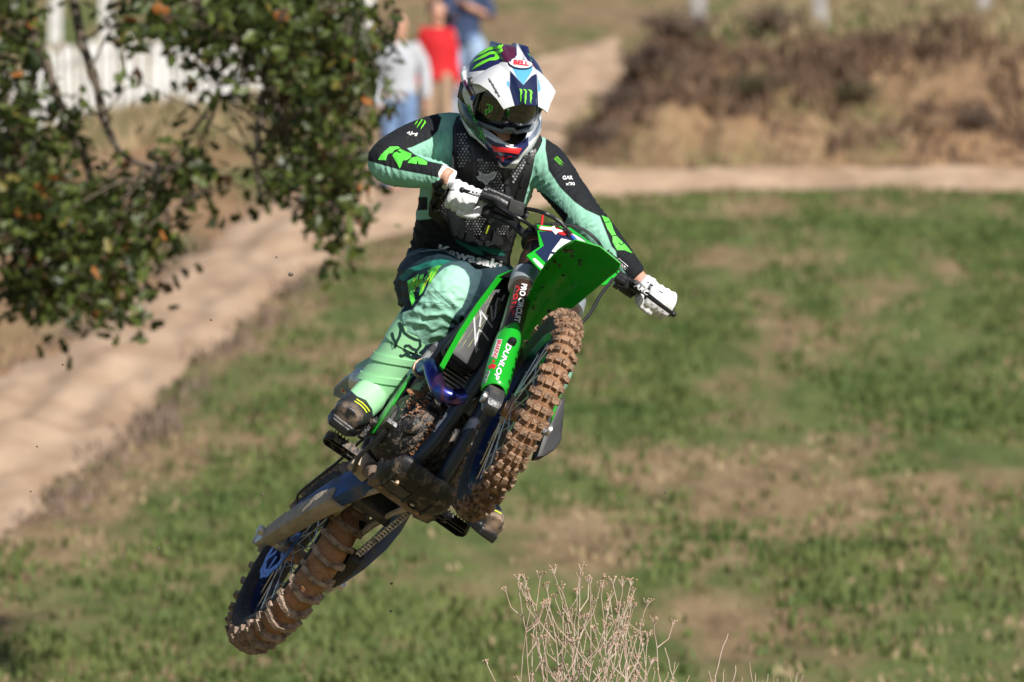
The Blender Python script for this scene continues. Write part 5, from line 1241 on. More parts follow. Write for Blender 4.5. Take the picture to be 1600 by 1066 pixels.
toeP = [(590, 598), (575, 608), (563, 618), (565, 640), (580, 662), (583, 690), (490, 690), (490, 590), (550, 600)]
Zblk = [(548, 610), (558, 619), (572, 625), (582, 640), (584, 660), (590, 700), (490, 700), (490, 590)]
Zsole = [(500, 628), (520, 640), (545, 660), (568, 672), (560, 700), (480, 700), (480, 620)]
Zmud = [(522, 632), (540, 628), (556, 632), (570, 650), (572, 668), (560, 671), (530, 655)]
bm_, fR = boot('boot', (704, 450, 25.99), anR, toeR, None, {'zb': Zblk, 'zs': Zsole, 'zu': Zmud})
MB_R = zone_mat('boot_shell', MINTB, [('zb', (.022, .023, .026)), ('zs', (.012, .012, .013))], .42, .12, 9, base2=(.37, .74, .40), mud=('zu', (.30, .215, .155), .44), coat=.15)
bm_.materials.clear(); bm_.materials.append(MB_R); bootR = part('boot', bm_)
bm_, fL = boot('boot', knL, anL, toeL, None, {'zb': [(700, 770), (765, 776), (790, 776), (830, 860), (690, 860)], 'zs': [(720, 806), (760, 824), (800, 834), (830, 860), (690, 860)], 'zu': [(764, 798), (800, 798), (806, 840), (758, 826)]})
bm_.materials.clear(); bm_.materials.append(zone_mat('boot_shell_far', MINTB, [('zb', (.022, .023, .026)), ('zs', (.012, .012, .013))], .42, .12, 9, base2=(.37, .74, .40), mud=('zu', (.34, .24, .17), .35), coat=.15)); bootL = part('boot', bm_)
MINTM = mat('boot_mint', (.36, .735, .395), .42, coat=.15, bump=.08, bump_scale=30)
def boot_parts(bt, F_):
    A, K, sh, fr, s2, fd, up, sd, L = F_
    def ring(t, w, dp, a0, a1, n=17): return [A + sh * (t * L) + s2 * w * math.cos(a) + fr * (dp * math.sin(a) - .01) for a in np.linspace(a0, a1, n)]
    def band(name, t0, t1, tilt, a0, a1, g_, m):
        b = MB(); rows = []
        for e, gg in ((0, -.004), (0, g_), (1, g_), (1, -.004)):
            r_ = []
            for k, a in enumerate(np.linspace(a0, a1, 21)):
                t = (t0 if e == 0 else t1) + tilt * math.cos(a); w = np.interp(t, [0, .12, .28, .42, .58, .75], [.070, .070, .072, .076, .079, .082]) + gg; dp = np.interp(t, [0, .12, .28, .42, .58, .75], [.080, .082, .085, .087, .087, .09]) + gg
                r_.append(A + sh * (t * L) + s2 * w * math.cos(a) + fr * (dp * math.sin(a) - .01))
            rows.append(r_)
        b.loft(rows, caps=False, closed=False); o_ = b.build(name, m, None, bevel=0); me = o_.data
        for v in me.vertices: v.co = v.co - PEL
        o_.parent = bt; return o_
    band('cuff', .70, .765, .0, 0, 2 * math.pi, .004, MINTM)
    band('shin_plate', .43, .70, .04, .1, 3.0, .0035, MINTM)
    band('strap', .27, .33, .10, -.4, 3.4, .0035, MINTM)
    band('strap', .08, .14, .10, -.4, 3.4, .0035, MINTM)
    for q in (.115, .155, .20):
        pass
boot_parts(bootR, fR); boot_parts(bootL, fL)

# --- body under the clothes
b = MB()
hc = P(786, 160, 26.22); hf = Vector((.25, -.87, -.42)).normalized(); hu = Vector((.20, -.42, .885)); hu = (hu - hf * hu.dot(hf)).normalized(); hr = hf.cross(hu).normalized()
head_shape(b, hc, hf, hu, 1.0); b.tube([hc - hu * .05 - hf * .03, P(775, 215, 26.32), P(765, 250, 26.33)], [.058, .06, .07], 14)
b.tube(Q([(765, 245, 26.33), (750, 290, 26.34), (728, 360, 26.4), (715, 430, 26.46)]), [.10, .105, .10, .10], 16)
for sh_, el_, wr_ in ((shR, elR, wrR), (shL, elL, wrL)): b.tube([P(765, 245, 26.33), P(*sh_), P(*el_), P(*wr_)], [.07, .052, .040, .029], 14)
for h_, k_, a_, t_ in ((hipR, knR, anR, toeR), (hipL, knL, anL, toeL)): b.tube([P(715, 432, 26.46), P(*h_), P(*k_), P(*k_).lerp(P(*a_), .9), P(*a_)], [.085, .08, .05, .038, .03], 14)
b.tube([P(*wrL), P(1008, 450, 26.20)], [.031, .030], 14); b.tube([P(*wrR), P(704, 279, 26.04)], [.029, .028], 14)
body = part('body', fuse(b, 'body', SKIN, .0055, 3))

# --- gloves, closed round the grips
GLOVE = mat('white_glove', (.72, .72, .74), .7, col2=(.46, .42, .39), noise_scale=32, c2_lo=.55, c2_hi=.78, bump=.35, bump_scale=60)
def glove(bar_o, bar_i, wrist, sgn, s=1.0):
    """bar_o outer end of the hand on the grip, bar_i inner end, wrist joint: all world points"""
    a = (bar_i - bar_o); W = a.length; a.normalize(); f = Vector((0, -1, 0)); f = (f - a * f.dot(a)).normalized(); c = (bar_o + bar_i) / 2
    u = (wrist - c); u = (u - a * u.dot(a) - f * u.dot(f)).normalized()
    # finger plane leans: knuckles above and in front of the bar
    m = MB(); kn = []
    for k in range(4):
        g0 = bar_i.lerp(bar_o, (k + .5) / 4 * .98); r = .033 * s; ln = (.98, 1.0, .97, .86)[k]
        pts = [g0 + (f * math.cos(t) + u * math.sin(t)) * rr * s for t, rr in ((R(118), .040), (R(72), .043), (R(28), .041), (R(-18 * ln), .037), (R(-62 * ln), .033), (R(-112 * ln), .030), (R(-150 * ln), .027))]
        m.tube([Vector(v) for v in spline(pts, 16)], list(np.interp(np.linspace(0, 1, 16), [0, .3, .5, .8, 1], [.0135, .0140, .0122, .0112, .0085])), 10); kn.append(pts[0])
        m.ball(pts[1], .0150 * s, 10, 8)
    # palm from the knuckles to the wrist
    rows = []
    for t in np.linspace(0, 1, 7):
        row_c = [v.lerp(wrist + a * sgn * 0 + a * ((1.5 - k) / 4 * .045), t) for k, v in enumerate(kn)]
        th = np.interp(t, [0, .5, 1], [.017, .024, .030]); nrm = (f * .75 + u * .66).normalized() if t < .5 else (f * .9 + u * .3).normalized()
        ring = [v + nrm * th * (1 if 0 < k < 3 else .75) for k, v in enumerate(row_c)] + [v - nrm * th * (1 if 0 < k < 3 else .75) for k, v in reversed(list(enumerate(row_c)))]
        e0 = row_c[0] + (row_c[0] - row_c[1]).normalized() * .012; e1 = row_c[3] + (row_c[3] - row_c[2]).normalized() * .012
        rows.append(ring[:4] + [e1] + ring[4:] + [e0])
    m.loft(rows)
    # thumb under the bar from the inner side of the palm
    t0 = bar_i + a * .004 + u * .035 - f * .012; m.tube([Vector(v) for v in spline([t0 + u * .02, t0 + a * .012 - u * .02 + f * .012, bar_i + a * .010 - u * .022 + f * .018, bar_i - a * .018 - u * .034 + f * .022, bar_i - a * .042 - u * .036 + f * .024], 12)], list(np.linspace(.017, .0105, 12)), 10)
    d = (wrist - (kn[1] + kn[2]) / 2).normalized(); m.tube([wrist - d * .03, wrist + d * .004, wrist + d * .024], [.034, .0335, .035], 16)
    me = fuse(m, 'glove', GLOVE, .0032, 3, .5); wrinkle(me, .0009, (60, 60, 60), seed=2); return part('glove', me), (a, f, u, c, d)
wpt = lambda v: BM @ st_(v)
BP = [Vector(v) for v in spline(bar_pts, 181)]
def bar_y(y): return wpt(min(BP, key=lambda v: abs(v.y - y)))
glR, gfR = glove(bar_y(-.362), bar_y(-.275), P(692, 275, 26.06), 1)
glL, gfL = glove(bar_y(.402), bar_y(.312), P(1005, 447, 26.20), -1)
# ------------------------------------------------------------------ helmet: local x to the right of the picture, y out of the face, z up
HC = P(785, 153, 26.20); hx = -hr
HM = Matrix((hx, hf, hu)).transposed().to_4x4(); HM.translation = HC
def hw(v): return HM @ Vector(v)
sh = MB()
def egg(rx, rf, rb, rz, cz, seg=36, rings=24, low=1.0):
    vs = []; fs = []
    for i in range(rings + 1):
        a = math.pi * i / rings
        for k in range(seg):
            t = 2 * math.pi * k / seg; x = rx * math.sin(a) * math.cos(t); y = math.sin(a) * math.sin(t); z = rz * math.cos(a)
            y *= rf if y > 0 else rb; vs.append((x, y, z * (low if z < 0 else 1) + cz))
    for i in range(rings):
        for k in range(seg): fs.append((i * seg + k, (i + 1) * seg + k, (i + 1) * seg + (k + 1) % seg, i * seg + (k + 1) % seg))
    return vs, fs
sh.add(*egg(.130, .135, .160, .150, .015, low=.85))
for q in (-1, 1):
    sh.tube([Vector(v) for v in spline([(q * .098, -.05, -.030), (q * .106, .02, -.052), (q * .092, .085, -.072), (q * .058, .146, -.090), (q * .020, .184, -.101), (0, .188, -.103)], 14)], [(.048, .026)] * 2 + [(.040, .022)] * 4 + [(.030, .019)] * 8, 16, up=(0, 0, 1))
    sh.tube([Vector(v) for v in ((q * .128, .05, .03), (q * .122, -.04, .05), (q * .10, -.12, .04))], [.010, .014, .008], 8)
    sh.tube([Vector(v) for v in ((q * .03, .09, .145), (q * .04, 0, .165), (q * .035, -.10, .135))], [.014, .014, .010], 8)
sh.loft([[(w * x, y, z) for x in (-1, -.5, .5, 1)] + [(w * x, y - .02, z - .03) for x in (1, .5, -.5, -1)] for y, z, w in ((.165, -.10, .045), (.194, -.112, .036), (.200, -.132, .022))])
raw = fuse(sh, 'shell', BLACK, .0038, 5, .5)
cut = MB()
prof = [(-.112, .036), (-.085, .062), (-.045, .074), (0, .077), (.045, .074), (.085, .062), (.112, .036), (.116, -.005), (.106, -.040), (.082, -.068), (.045, -.066), (0, -.068), (-.045, -.066), (-.082, -.068), (-.106, -.040), (-.116, -.005)]
cut.loft([[(x * s_, y, z * s_) for x, z in prof] for y, s_ in ((.0, .92), (.06, .97), (.30, 1.08))])
cut.add(*egg(.104, .112, .135, .120, .01)); cut.loft([[(math.cos(a) * rx, math.sin(a) * ry - .01, z) for a in np.linspace(0, 2 * math.pi, 25)[:-1]] for z, rx, ry in ((-.03, .10, .11), (-.10, .092, .10), (-.20, .094, .105))])
cm = fuse(cut, 'cut', BLACK, .004, 2)
oa = mesh_obj('a', raw); ob_ = mesh_obj('b', cm); bo = oa.modifiers.new('b', 'BOOLEAN'); bo.operation = 'DIFFERENCE'; bo.object = ob_; bo.solver = 'EXACT'
bpy.context.view_layer.update(); me = bpy.data.meshes.new_from_object(oa.evaluated_get(bpy.context.evaluated_depsgraph_get())); me.name = 'shell'
bpy.data.objects.remove(oa); bpy.data.objects.remove(ob_)
me.transform(HM); me.shade_smooth(); me.set_sharp_from_angle(angle=R(50))
hz = {'z_navy': [[(751, 74), (777, 58), (806, 56), (808, 86), (795, 106), (786, 113), (758, 110), (733, 113), (733, 90)], [(806, 60), (820, 60), (838, 70), (855, 94), (865, 122), (844, 117), (831, 105), (820, 88), (811, 72)],
                 [(760, 208), (775, 218), (790, 224), (812, 220), (826, 210), (826, 228), (810, 247), (789, 262), (772, 249), (757, 226)]],
      'z_maroon': [[(786, 60), (804, 58), (806, 86), (795, 105), (787, 112), (784, 88)], [(824, 92), (834, 100), (842, 116), (832, 106)]],
      'z_steel': [[(735, 146), (758, 150), (764, 178), (790, 205), (780, 212), (762, 196), (742, 176)], [(826, 216), (850, 176), (856, 180), (840, 210), (826, 224)]],
      'z_shaded_green': [[(715, 150), (726, 160), (734, 166), (762, 222), (756, 226), (738, 208), (724, 188), (714, 170)]],  # dark green cheek, with its shade painted into the colour
      'z_stripe': [[(722, 128), (727, 124), (740, 150), (736, 153)], [(729, 122), (731, 121), (744, 148), (742, 149)]],
      'z_white': [[(757, 205), (776, 218), (792, 222), (812, 217), (832, 200), (846, 176), (848, 182), (834, 206), (815, 222), (792, 227), (774, 222), (758, 212)]]}
bake_zones(me, hz)
me.materials.clear(); me.materials.append(zone_mat('helmet_paint', (.72, .73, .76), [('z_navy', (.014, .018, .075)), ('z_maroon', (.075, .010, .035)), ('z_steel', (.22, .27, .36)), ('z_shaded_green', (.020, .055, .045)), ('z_stripe', (.10, .02, .06)), ('z_white', (.62, .66, .72))], .25, 0, coat=.6, soft=.7))
helmet = part('helmet', me)
# dark padding inside
ln = MB(); ln.add(*egg(.1085, .112, .138, .124, .01)); me = ln.mesh('liner', mat('black_padding', (.010, .010, .011), .9)); bm = bmesh.new(); bm.from_mesh(me)
bmesh.ops.delete(bm, geom=[v for v in bm.verts if v.co.y > .045 and -.09 < v.co.z < .07 or v.co.z < -.075], context='VERTS'); bmesh.ops.solidify(bm, geom=bm.faces[:], thickness=-.006); bm.to_mesh(me); bm.free(); me.transform(HM); part('liner', me, helmet)
# peak
rows = []
for y, z, w, dr, bk in ((.035, .140, .131, .088, .0), (.085, .152, .130, .080, .005), (.135, .153, .122, .066, .012), (.185, .137, .105, .050, .02), (.225, .114, .086, .038, .022), (.258, .089, .070, .030, .020)):
    rows.append([(x * w, y - bk * abs(x) ** 2 + (.018 if abs(x) < .3 and y > .24 else 0), z - dr * abs(x) ** 2.2 + (.006 if abs(x) < .35 else 0)) for x in np.linspace(-1, 1, 25)])
pk = MB().loft(rows, caps=False, closed=False); me = pk.mesh('peak', BLACK); bm = bmesh.new(); bm.from_mesh(me); bmesh.ops.subdivide_edges(bm, edges=bm.edges[:], cuts=3, use_grid_fill=True, smooth=.4); bmesh.ops.solidify(bm, geom=bm.faces[:], thickness=.004); bm.to_mesh(me); bm.free(); me.transform(HM)
bake_zones(me, {'zn': [[(797, 110), (807, 121), (818, 132), (830, 119), (839, 114), (842, 180), (808, 180), (796, 138)]], 'zc': [[(797, 100), (832, 100), (832, 111), (818, 133), (807, 121)], [(796, 120), (790, 132), (796, 138)], [(840, 118), (846, 140), (841, 146)]]})
me.materials.clear(); me.materials.append(zone_mat('peak_paint', (.74, .75, .77), [('zn', (.012, .018, .06)), ('zc', (.10, .36, .58))], .28, 0, coat=.5, soft=.9)); me.shade_smooth(); me.set_sharp_from_angle(angle=R(40)); peak = part('peak', me, helmet)
sb = MB(); sb.lathe([(0, .006), (.012, .006), (.015, .002), (.015, -.004), (0, -.004)], (0, 0, 0), (-1, 0, 0), 20); sb.xf(lambda v: hw((v.x - .132, v.y + .060, v.z + .068)) - PEL); sb.build('peak_screw', DARKM, helmet)
# goggles
def gog(rad, z0, z1, a0, a1, n, sag=0.0):
    out = []
    for z in np.linspace(z0, z1, 7):
        out.append([hw((math.sin(a) * (.100 + rad), .020 + math.cos(a) * (.102 + rad) - .05 * ((z + .01) / .06) ** 2 * .25, z - sag * math.cos(a) * 0)) for a in np.linspace(a0, a1, n)])
    return out
LENS = mat('smoked_lens', (.006, .007, .009), .06, coat=1.0, spec=.8)
lr = gog(.002, -.054, .056, -1.18, 1.18, 33)
for i, row in enumerate(lr):
    t = (i / 6)
l = MB().loft(lr, caps=False, closed=False); me = l.mesh('lens', LENS); bm = bmesh.new(); bm.from_mesh(me); bmesh.ops.solidify(bm, geom=bm.faces[:], thickness=.003); bm.to_mesh(me); bm.free(); me.shade_smooth(); gl = part('goggles', me, helmet)
fr_ = MB(); top = [hw((math.sin(a) * .104, .022 + math.cos(a) * .104, .058 - .006 * abs(math.sin(a)))) for a in np.linspace(-1.25, 1.25, 25)]; bot = [hw((math.sin(a) * .104, .022 + math.cos(a) * .104, -.056 - (.006 * math.cos(3 * a) if abs(a) < .5 else 0) + .012 * (abs(a) < .14))) for a in np.linspace(1.25, -1.25, 25)]
fr_.tube(top + bot, .0065, 8, closed=True); fr_.xf(lambda v: v - PEL); fr_.build('goggle_frame', mat('grey_goggle_frame', (.16, .19, .22), .4), helmet)
stp = MB(); stp.loft([[hw((q * x, y, z)) - PEL for z in (-.022, .03)] for q, x, y in ((-1, .105, .04), (-1, .125, .02), (-1, .134, -.03))], caps=False, closed=False); me = stp.mesh('goggle_strap', BLACKC); bm = bmesh.new(); bm.from_mesh(me); bmesh.ops.solidify(bm, geom=bm.faces[:], thickness=.003); bm.to_mesh(me); bm.free(); mesh_obj('goggle_strap', me, helmet)
# collar of the neck protector
cl_ = MB(); c0 = P(778, 214, 26.30); cl_.tube([c0 + Vector((math.cos(a) * .118 , math.sin(a) * .10, -.03 * math.cos(a) + .015 * math.sin(a))) - PEL for a in np.linspace(0, 2 * math.pi, 33)[:-1]], [(.042, .026)] * 32, 12, closed=True, up=(0, 0, 1)); 
part('neck_collar', fuse(cl_, 'neck_collar', mat('black_foam', (.013, .013, .015), .7, bump=.3, bump_scale=60), .005, 4), None, False)

# ------------------------------------------------------------------ surfaces for things laid on other things
bpy.context.view_layer.update()
def wtree(objs):
    vs = []; fs = []
    for o in objs:
        M = o.matrix_world; k = len(vs); vs += [M @ v.co for v in o.data.vertices]; fs += [tuple(i + k for i in p.vertices) for p in o.data.polygons]
    return BVHTree.FromPolygons(vs, fs)
def lay(px, py, tree, off, d0=26.1):
    d = Vector(((px - 800) / FPX, 1, (533 - py) / FPX)); loc, n, i, t = tree.ray_cast(Vector((0, 20, 0)) + d * 0 + Vector((d.x * 20, 0, d.z * 20)), d.normalized())
    if loc is None:
        loc, n, i, t = tree.find_nearest(P(px, py, d0))
    if n.dot(d) > 0: n = -n
    return loc + n * off
def tri2d(polys):
    """outer outlines (lists of 2-D points) -> verts, tris"""
    vs = []; fs = []
    for pl in polys:
        k = len(vs); t = tessellate_polygon([[Vector((x, y, 0)) for x, y in pl]]); vs += list(pl); fs += [tuple(i + k for i in f) for f in t]
    return vs, fs
def refine(vs, fs, mx):
    bm = bmesh.new(); bv = [bm.verts.new((x, y, 0)) for x, y in vs]
    for f in fs:
        try: bm.faces.new([bv[i] for i in f])
        except ValueError: pass
    for _ in range(6):
        es = [e for e in bm.edges if e.calc_length() > mx]
        if not es: break
        bmesh.ops.subdivide_edges(bm, edges=es, cuts=1); bmesh.ops.triangulate(bm, faces=bm.faces[:])
    bm.verts.ensure_lookup_table(); bm.verts.index_update(); r_ = [tuple(v.co[:2]) for v in bm.verts], [tuple(v.index for v in f.verts) for f in bm.faces]; bm.free(); return r_
def decal(name, vs, fs, tree, m, parent, off=.0012, mx=5.0, thick=0.0, d0=26.1, smooth=0):
    vs, fs = refine(vs, fs, mx); inv = parent.matrix_world.inverted()
    w = [lay(x, y, tree, off if not thick else 0.0, d0) for x, y in vs]
    if thick:      # a plate: push the sheet out towards the open side, close it with a rim
        nb = [set() for _ in vs]
        for f in fs:
            for i in range(3): nb[f[i]].update((f[i - 1], f[i - 2]))
        for _ in range(smooth): w = [v.lerp(sum((w[k] for k in nb[i]), Vector()) / max(len(nb[i]), 1), .5) for i, v in enumerate(w)]
        nr = [Vector() for _ in vs]
        for f in fs:
            a, b, c = (w[i] for i in f); n = (b - a).cross(c - a)
            if n.dot(a) > 0: n = -n
            for i in f: nr[i] += n
        nr = [(n.normalized() + Vector((0, -.6, 0))).normalized() if n.length > 1e-12 else Vector((0, -1, 0)) for n in nr]
        ec = {}
        for f in fs:
            for i in range(3):
                e = (f[i - 1], f[i]); k = (min(e), max(e)); ec.setdefault(k, []).append(e)
        n0 = len(w); top = [v + n * off for v, n in zip(w, nr)]; bot = [v + n * (off - thick) for v, n in zip(w, nr)]
        w = top + bot; fs = list(fs) + [tuple(i + n0 for i in reversed(f)) for f in fs] + [(e[0][0], e[0][1], e[0][1] + n0, e[0][0] + n0) for e in ec.values() if len(e) == 1]
    me = bpy.data.meshes.new(name); me.from_pydata([inv @ v for v in w], [], fs); me.materials.append(m)
    bm = bmesh.new(); bm.from_mesh(me); bmesh.ops.recalc_face_normals(bm, faces=bm.faces[:]); bm.to_mesh(me); bm.free(); me.shade_smooth()
    if thick: me.set_sharp_from_angle(angle=R(45))
    return mesh_obj(name, me, parent)
def shape(name, polys, tree, m, parent, **k):
    if not isinstance(polys[0][0], (tuple, list)): polys = [polys]
    return decal(name, *tri2d(polys), tree, m, parent, **k)
def stroke_poly(pts, w):
    p = [Vector(q) for q in pts]; L = []; Rr = []; n = len(p)
    for i in range(n):
        t = (p[min(i + 1, n - 1)] - p[max(i - 1, 0)]).normalized(); nn = Vector((-t.y, t.x)); ww = w[i] if isinstance(w, (list, tuple)) else w
        L.append(tuple(p[i] + nn * ww / 2)); Rr.append(tuple(p[i] - nn * ww / 2))
    return [[L[i], L[i + 1], Rr[i + 1], Rr[i]] for i in range(n - 1)]
def strokes(name, lines, w, tree, m, parent, **k):
    return shape(name, [q for l in lines for q in stroke_poly(l, w)], tree, m, parent, **k)
def lettering(txt, a, b, h, tree, m, parent, bold=.02, shear=0.0, flipup=False, name='lettering', **k):
    """text from pixel a to pixel b along the baseline, cap height h pixels"""
    cu = bpy.data.curves.new('t', 'FONT'); cu.body = txt; cu.offset = bold; cu.resolution_u = 3; cu.shear = shear
    o = bpy.data.objects.new('t', cu); col.objects.link(o); bpy.context.view_layer.update()
    me = bpy.data.meshes.new_from_object(o.evaluated_get(bpy.context.evaluated_depsgraph_get())); bpy.data.objects.remove(o)
    v = np.array([x.co[:2] for x in me.vertices]); f = []
    for p_ in me.polygons: f.append(tuple(p_.vertices))
    bpy.data.meshes.remove(me)
    lo, hi = v.min(0), v.max(0); v = (v - lo) / (hi - lo); A = np.array(a, float); B = np.array(b, float); d = B - A; u = np.array([d[1], -d[0]]) / np.hypot(*d)
    if flipup: u = -u
    xy = A + v[:, :1] * d + v[:, 1:] * u * h
    return decal(name, [tuple(q) for q in xy], f, tree, m, parent, **k)
def claw(c, s, rot, squash=1.0):
    """three torn vertical strokes"""
    out = []
    S3 = [[(-.95, 1.0), (-.62, .92), (-.55, .55), (-.60, .2), (-.50, -.15), (-.56, -.5), (-.50, -.85), (-.66, -.45), (-.70, -.1), (-.74, .25), (-.78, .6)],
          [(-.50, 1.0), (-.12, .95), (.02, .70), (.0, .3), (.06, -.1), (.0, -.45), (.06, -1.0), (-.12, -.55), (-.16, -.15), (-.2, .2), (-.18, .62), (-.30, .85)],
          [(.05, 1.0), (.55, .95), (.72, .70), (.66, .35), (.74, 0), (.66, -.35), (.72, -.75), (.52, -.35), (.50, .0), (.44, .3), (.46, .62), (.30, .86)]]
    cr, sr = math.cos(R(rot)), math.sin(R(rot))
    for pl in S3: out.append([(c[0] + s * (x * squash * cr - y * sr), c[1] - s * (x * squash * sr + y * cr)) for x, y in pl])
    return out
# ------------------------------------------------------------------ chest protector
NEON = mat('neon_green_print', (.16, .66, .03), .5)
FOXG = mat('bright_green_print', (.10, .60, .06), .5)
WPRINT = mat('white_lettering', (.72, .72, .74), .55)
KPRINT = mat('black_lettering', (.012, .012, .014), .55)
GPRINT = mat('grey_lettering', (.42, .43, .45), .5)
RPRINT = mat('red_lettering', (.60, .02, .03), .5)
YPRINT = mat('yellow_lettering', (.62, .72, .03), .5)
TJ = wtree([jersey])
ARMOR = mat('armour_black', (.010, .010, .012), .40, bump=.15, bump_scale=90)
ARMG = mat('armour_dark_grey', (.030, .031, .036), .42, bump=.15, bump_scale=90)
chest = shape('chest_protector', [(714, 172), (705, 200), (703, 262), (672, 288), (668, 334), (702, 370), (724, 381), (786, 391), (805, 358), (821, 310), (842, 238), (838, 206), (815, 196), (785, 200), (750, 190)], TJ, ARMOR, rider, off=.016, mx=6, thick=.018, smooth=6)
bpy.context.view_layer.update()
TC = wtree([chest])
def ridge(pts, w, m=ARMG): return strokes('ridge', [pts], w, TC, m, chest, off=.005, mx=5, thick=.007, smooth=2)
ridge([(709, 196), (708, 230), (710, 262), (716, 300), (719, 340), (722, 374)], 8)
ridge([(736, 225), (742, 250), (741, 285), (738, 318)], 6)
ridge([(789, 262), (792, 290), (796, 322)], 8)
ridge([(834, 224), (825, 258), (812, 294), (803, 326)], 7, ARMOR)
ridge([(773, 328), (764, 350), (752, 376)], 9)
ridge([(702, 372), (724, 377), (756, 380), (790, 386)], 9)
ridge([(674, 296), (690, 300), (706, 306)], 6)
ridge([(670, 324), (688, 332), (706, 346)], 7)
ridge([(806, 330), (803, 356), (792, 376)], 7)
ridge([(750, 326), (776, 330), (804, 334)], 6, ARMOR)
HEXM = mat('mesh_backing', (.33, .34, .36), .6, col2=(.10, .10, .11), noise_scale=60, c2_lo=.45, c2_hi=.6)
def hexes(poly, s, seed):
    out = []; g = random.Random(seed); xs = [p[0] for p in poly]; ys = [p[1] for p in poly]; r_ = 0; y = min(ys)
    while y < max(ys):
        x = min(xs) + (s * .5 if r_ % 2 else 0)
        while x < max(xs):
            if inside(np.array([x]), np.array([y]), poly)[0] and float(edge_dist(np.array([x]), np.array([y]), poly)[0]) > s * .3:
                q = s * .40 * g.uniform(.55, 1.0); out.append([(x + q * math.cos(a), y + q * 1.05 * math.sin(a)) for a in np.linspace(.52, .52 + 2 * math.pi, 7)[:-1]])
            x += s
        y += s * .86; r_ += 1
    return out
k = 0
for poly, s_ in (([(713, 206), (731, 209), (737, 250), (726, 264), (713, 266)], 5.2), ([(745, 246), (784, 256), (788, 305), (770, 300), (746, 285)], 5.0), ([(812, 224), (830, 232), (818, 262), (801, 292), (797, 268), (806, 245)], 5.0),
                 ([(724, 322), (764, 332), (750, 370), (727, 368)], 4.6), ([(684, 292), (706, 300), (713, 356), (700, 350), (690, 332)], 4.8), ([(776, 354), (798, 346), (792, 368), (778, 372)], 4.4)):
    k += 1; tag(shape('hex_mesh', hexes(poly, s_, k), TC, HEXM, chest, off=.0016, mx=20), kind='stuff')
fx = [(752, 269), (757, 274), (762, 274), (768, 271), (774, 270), (771, 276), (767, 279), (764, 280), (760, 287), (756, 281), (750, 280), (747, 276), (751, 275)]
shape('fox_head_badge', [(748, 267), (757, 272), (763, 272), (770, 268), (777, 269), (773, 278), (768, 281), (765, 282), (760, 291), (754, 283), (748, 282), (744, 276), (749, 275)], TC, WPRINT, chest, off=.004, thick=.002, mx=8)
shape('fox_head_badge', fx, TC, GPRINT, chest, off=.0055, mx=8)
strokes('neon_tab', [[(764, 350), (759, 363)]], 2.2, TC, YPRINT, chest, off=.008)
lettering('FOX', (718, 188), (725, 191), 3.5, TC, WPRINT, chest, bold=.03, off=.002)

# --- jersey prints
lettering('Kawasaki', (683, 396), (782, 422), 15, TJ, WPRINT, jersey, bold=.035, off=.0016)
shape('shoulder_claw', claw((656, 194), 9, -38), TJ, NEON, jersey)
shape('shoulder_claw', claw((874, 253), 9, 40, .45), TJ, NEON, jersey)
strokes('sleeve_print', [[(636, 209), (640, 206), (639, 211)], [(641, 212), (644, 206), (645, 211)], [(646, 209), (650, 210), (648, 213)], [(650, 213), (652, 208)]], 1.6, TJ, WPRINT, jersey)
lettering('GAR', (879, 281), (895, 281), 6, TJ, WPRINT, jersey, bold=.03)
lettering("x'30", (884, 290), (898, 290), 5, TJ, WPRINT, jersey, bold=.03)
foxR = [[(591.0, 250.0), (595.0, 242.7), (601.5, 236.2), (609.4, 229.6), (621.2, 229.3), (625.2, 231.6), (616.6, 234.9), (612.7, 239.5), (607.4, 240.4), (604.4, 244.1), (603.1, 250.9)], [(613.3, 243.4), (615.3, 239.5), (620.6, 237.5), (622.5, 239.5), (627.8, 239.5), (621.2, 235.5), (625.2, 232.9), (631.7, 236.2), (642.9, 240.8), (642.0, 246.7), (636.3, 250.6), (629.8, 251.3), (626.7, 260.5), (624.5, 264.0), (621.2, 256.5), (617.5, 250.6), (615.3, 246.7)], [(637.2, 254.8), (639.0, 251.3), (643.5, 246.7), (651.4, 245.1), (660.6, 249.0), (667.5, 253.0), (666.9, 258.2), (654.1, 256.7), (653.0, 250.6), (651.0, 256.7)]]
shape('fox_lettering', foxR, TJ, FOXG, jersey, mx=4)
shape('fox_lettering', [[(940, 337), (950, 341), (955, 349), (958, 359), (963, 369), (971, 377), (978, 384), (988, 396), (975, 391), (964, 391), (957, 378), (957, 370), (949, 358), (944, 346)]], TJ, FOXG, jersey, mx=4)
strokes('fox_lettering_gap', [[(945, 348), (952, 347)], [(957, 368), (964, 369)], [(966, 379), (970, 383), (974, 380)]], 1.5, TJ, KPRINT, jersey, off=.002)
lettering('RIDER', (947, 393), (962, 408), 5, TJ, KPRINT, jersey, bold=.03)
strokes('boxed_print', [[(963, 409), (967, 404), (981, 416), (977, 421), (963, 409)]], 1.1, TJ, WPRINT, jersey)
strokes('boxed_print', [[(967, 409), (969, 411)], [(971, 412), (973, 415)], [(975, 415), (977, 418)]], 2.2, TJ, WPRINT, jersey)
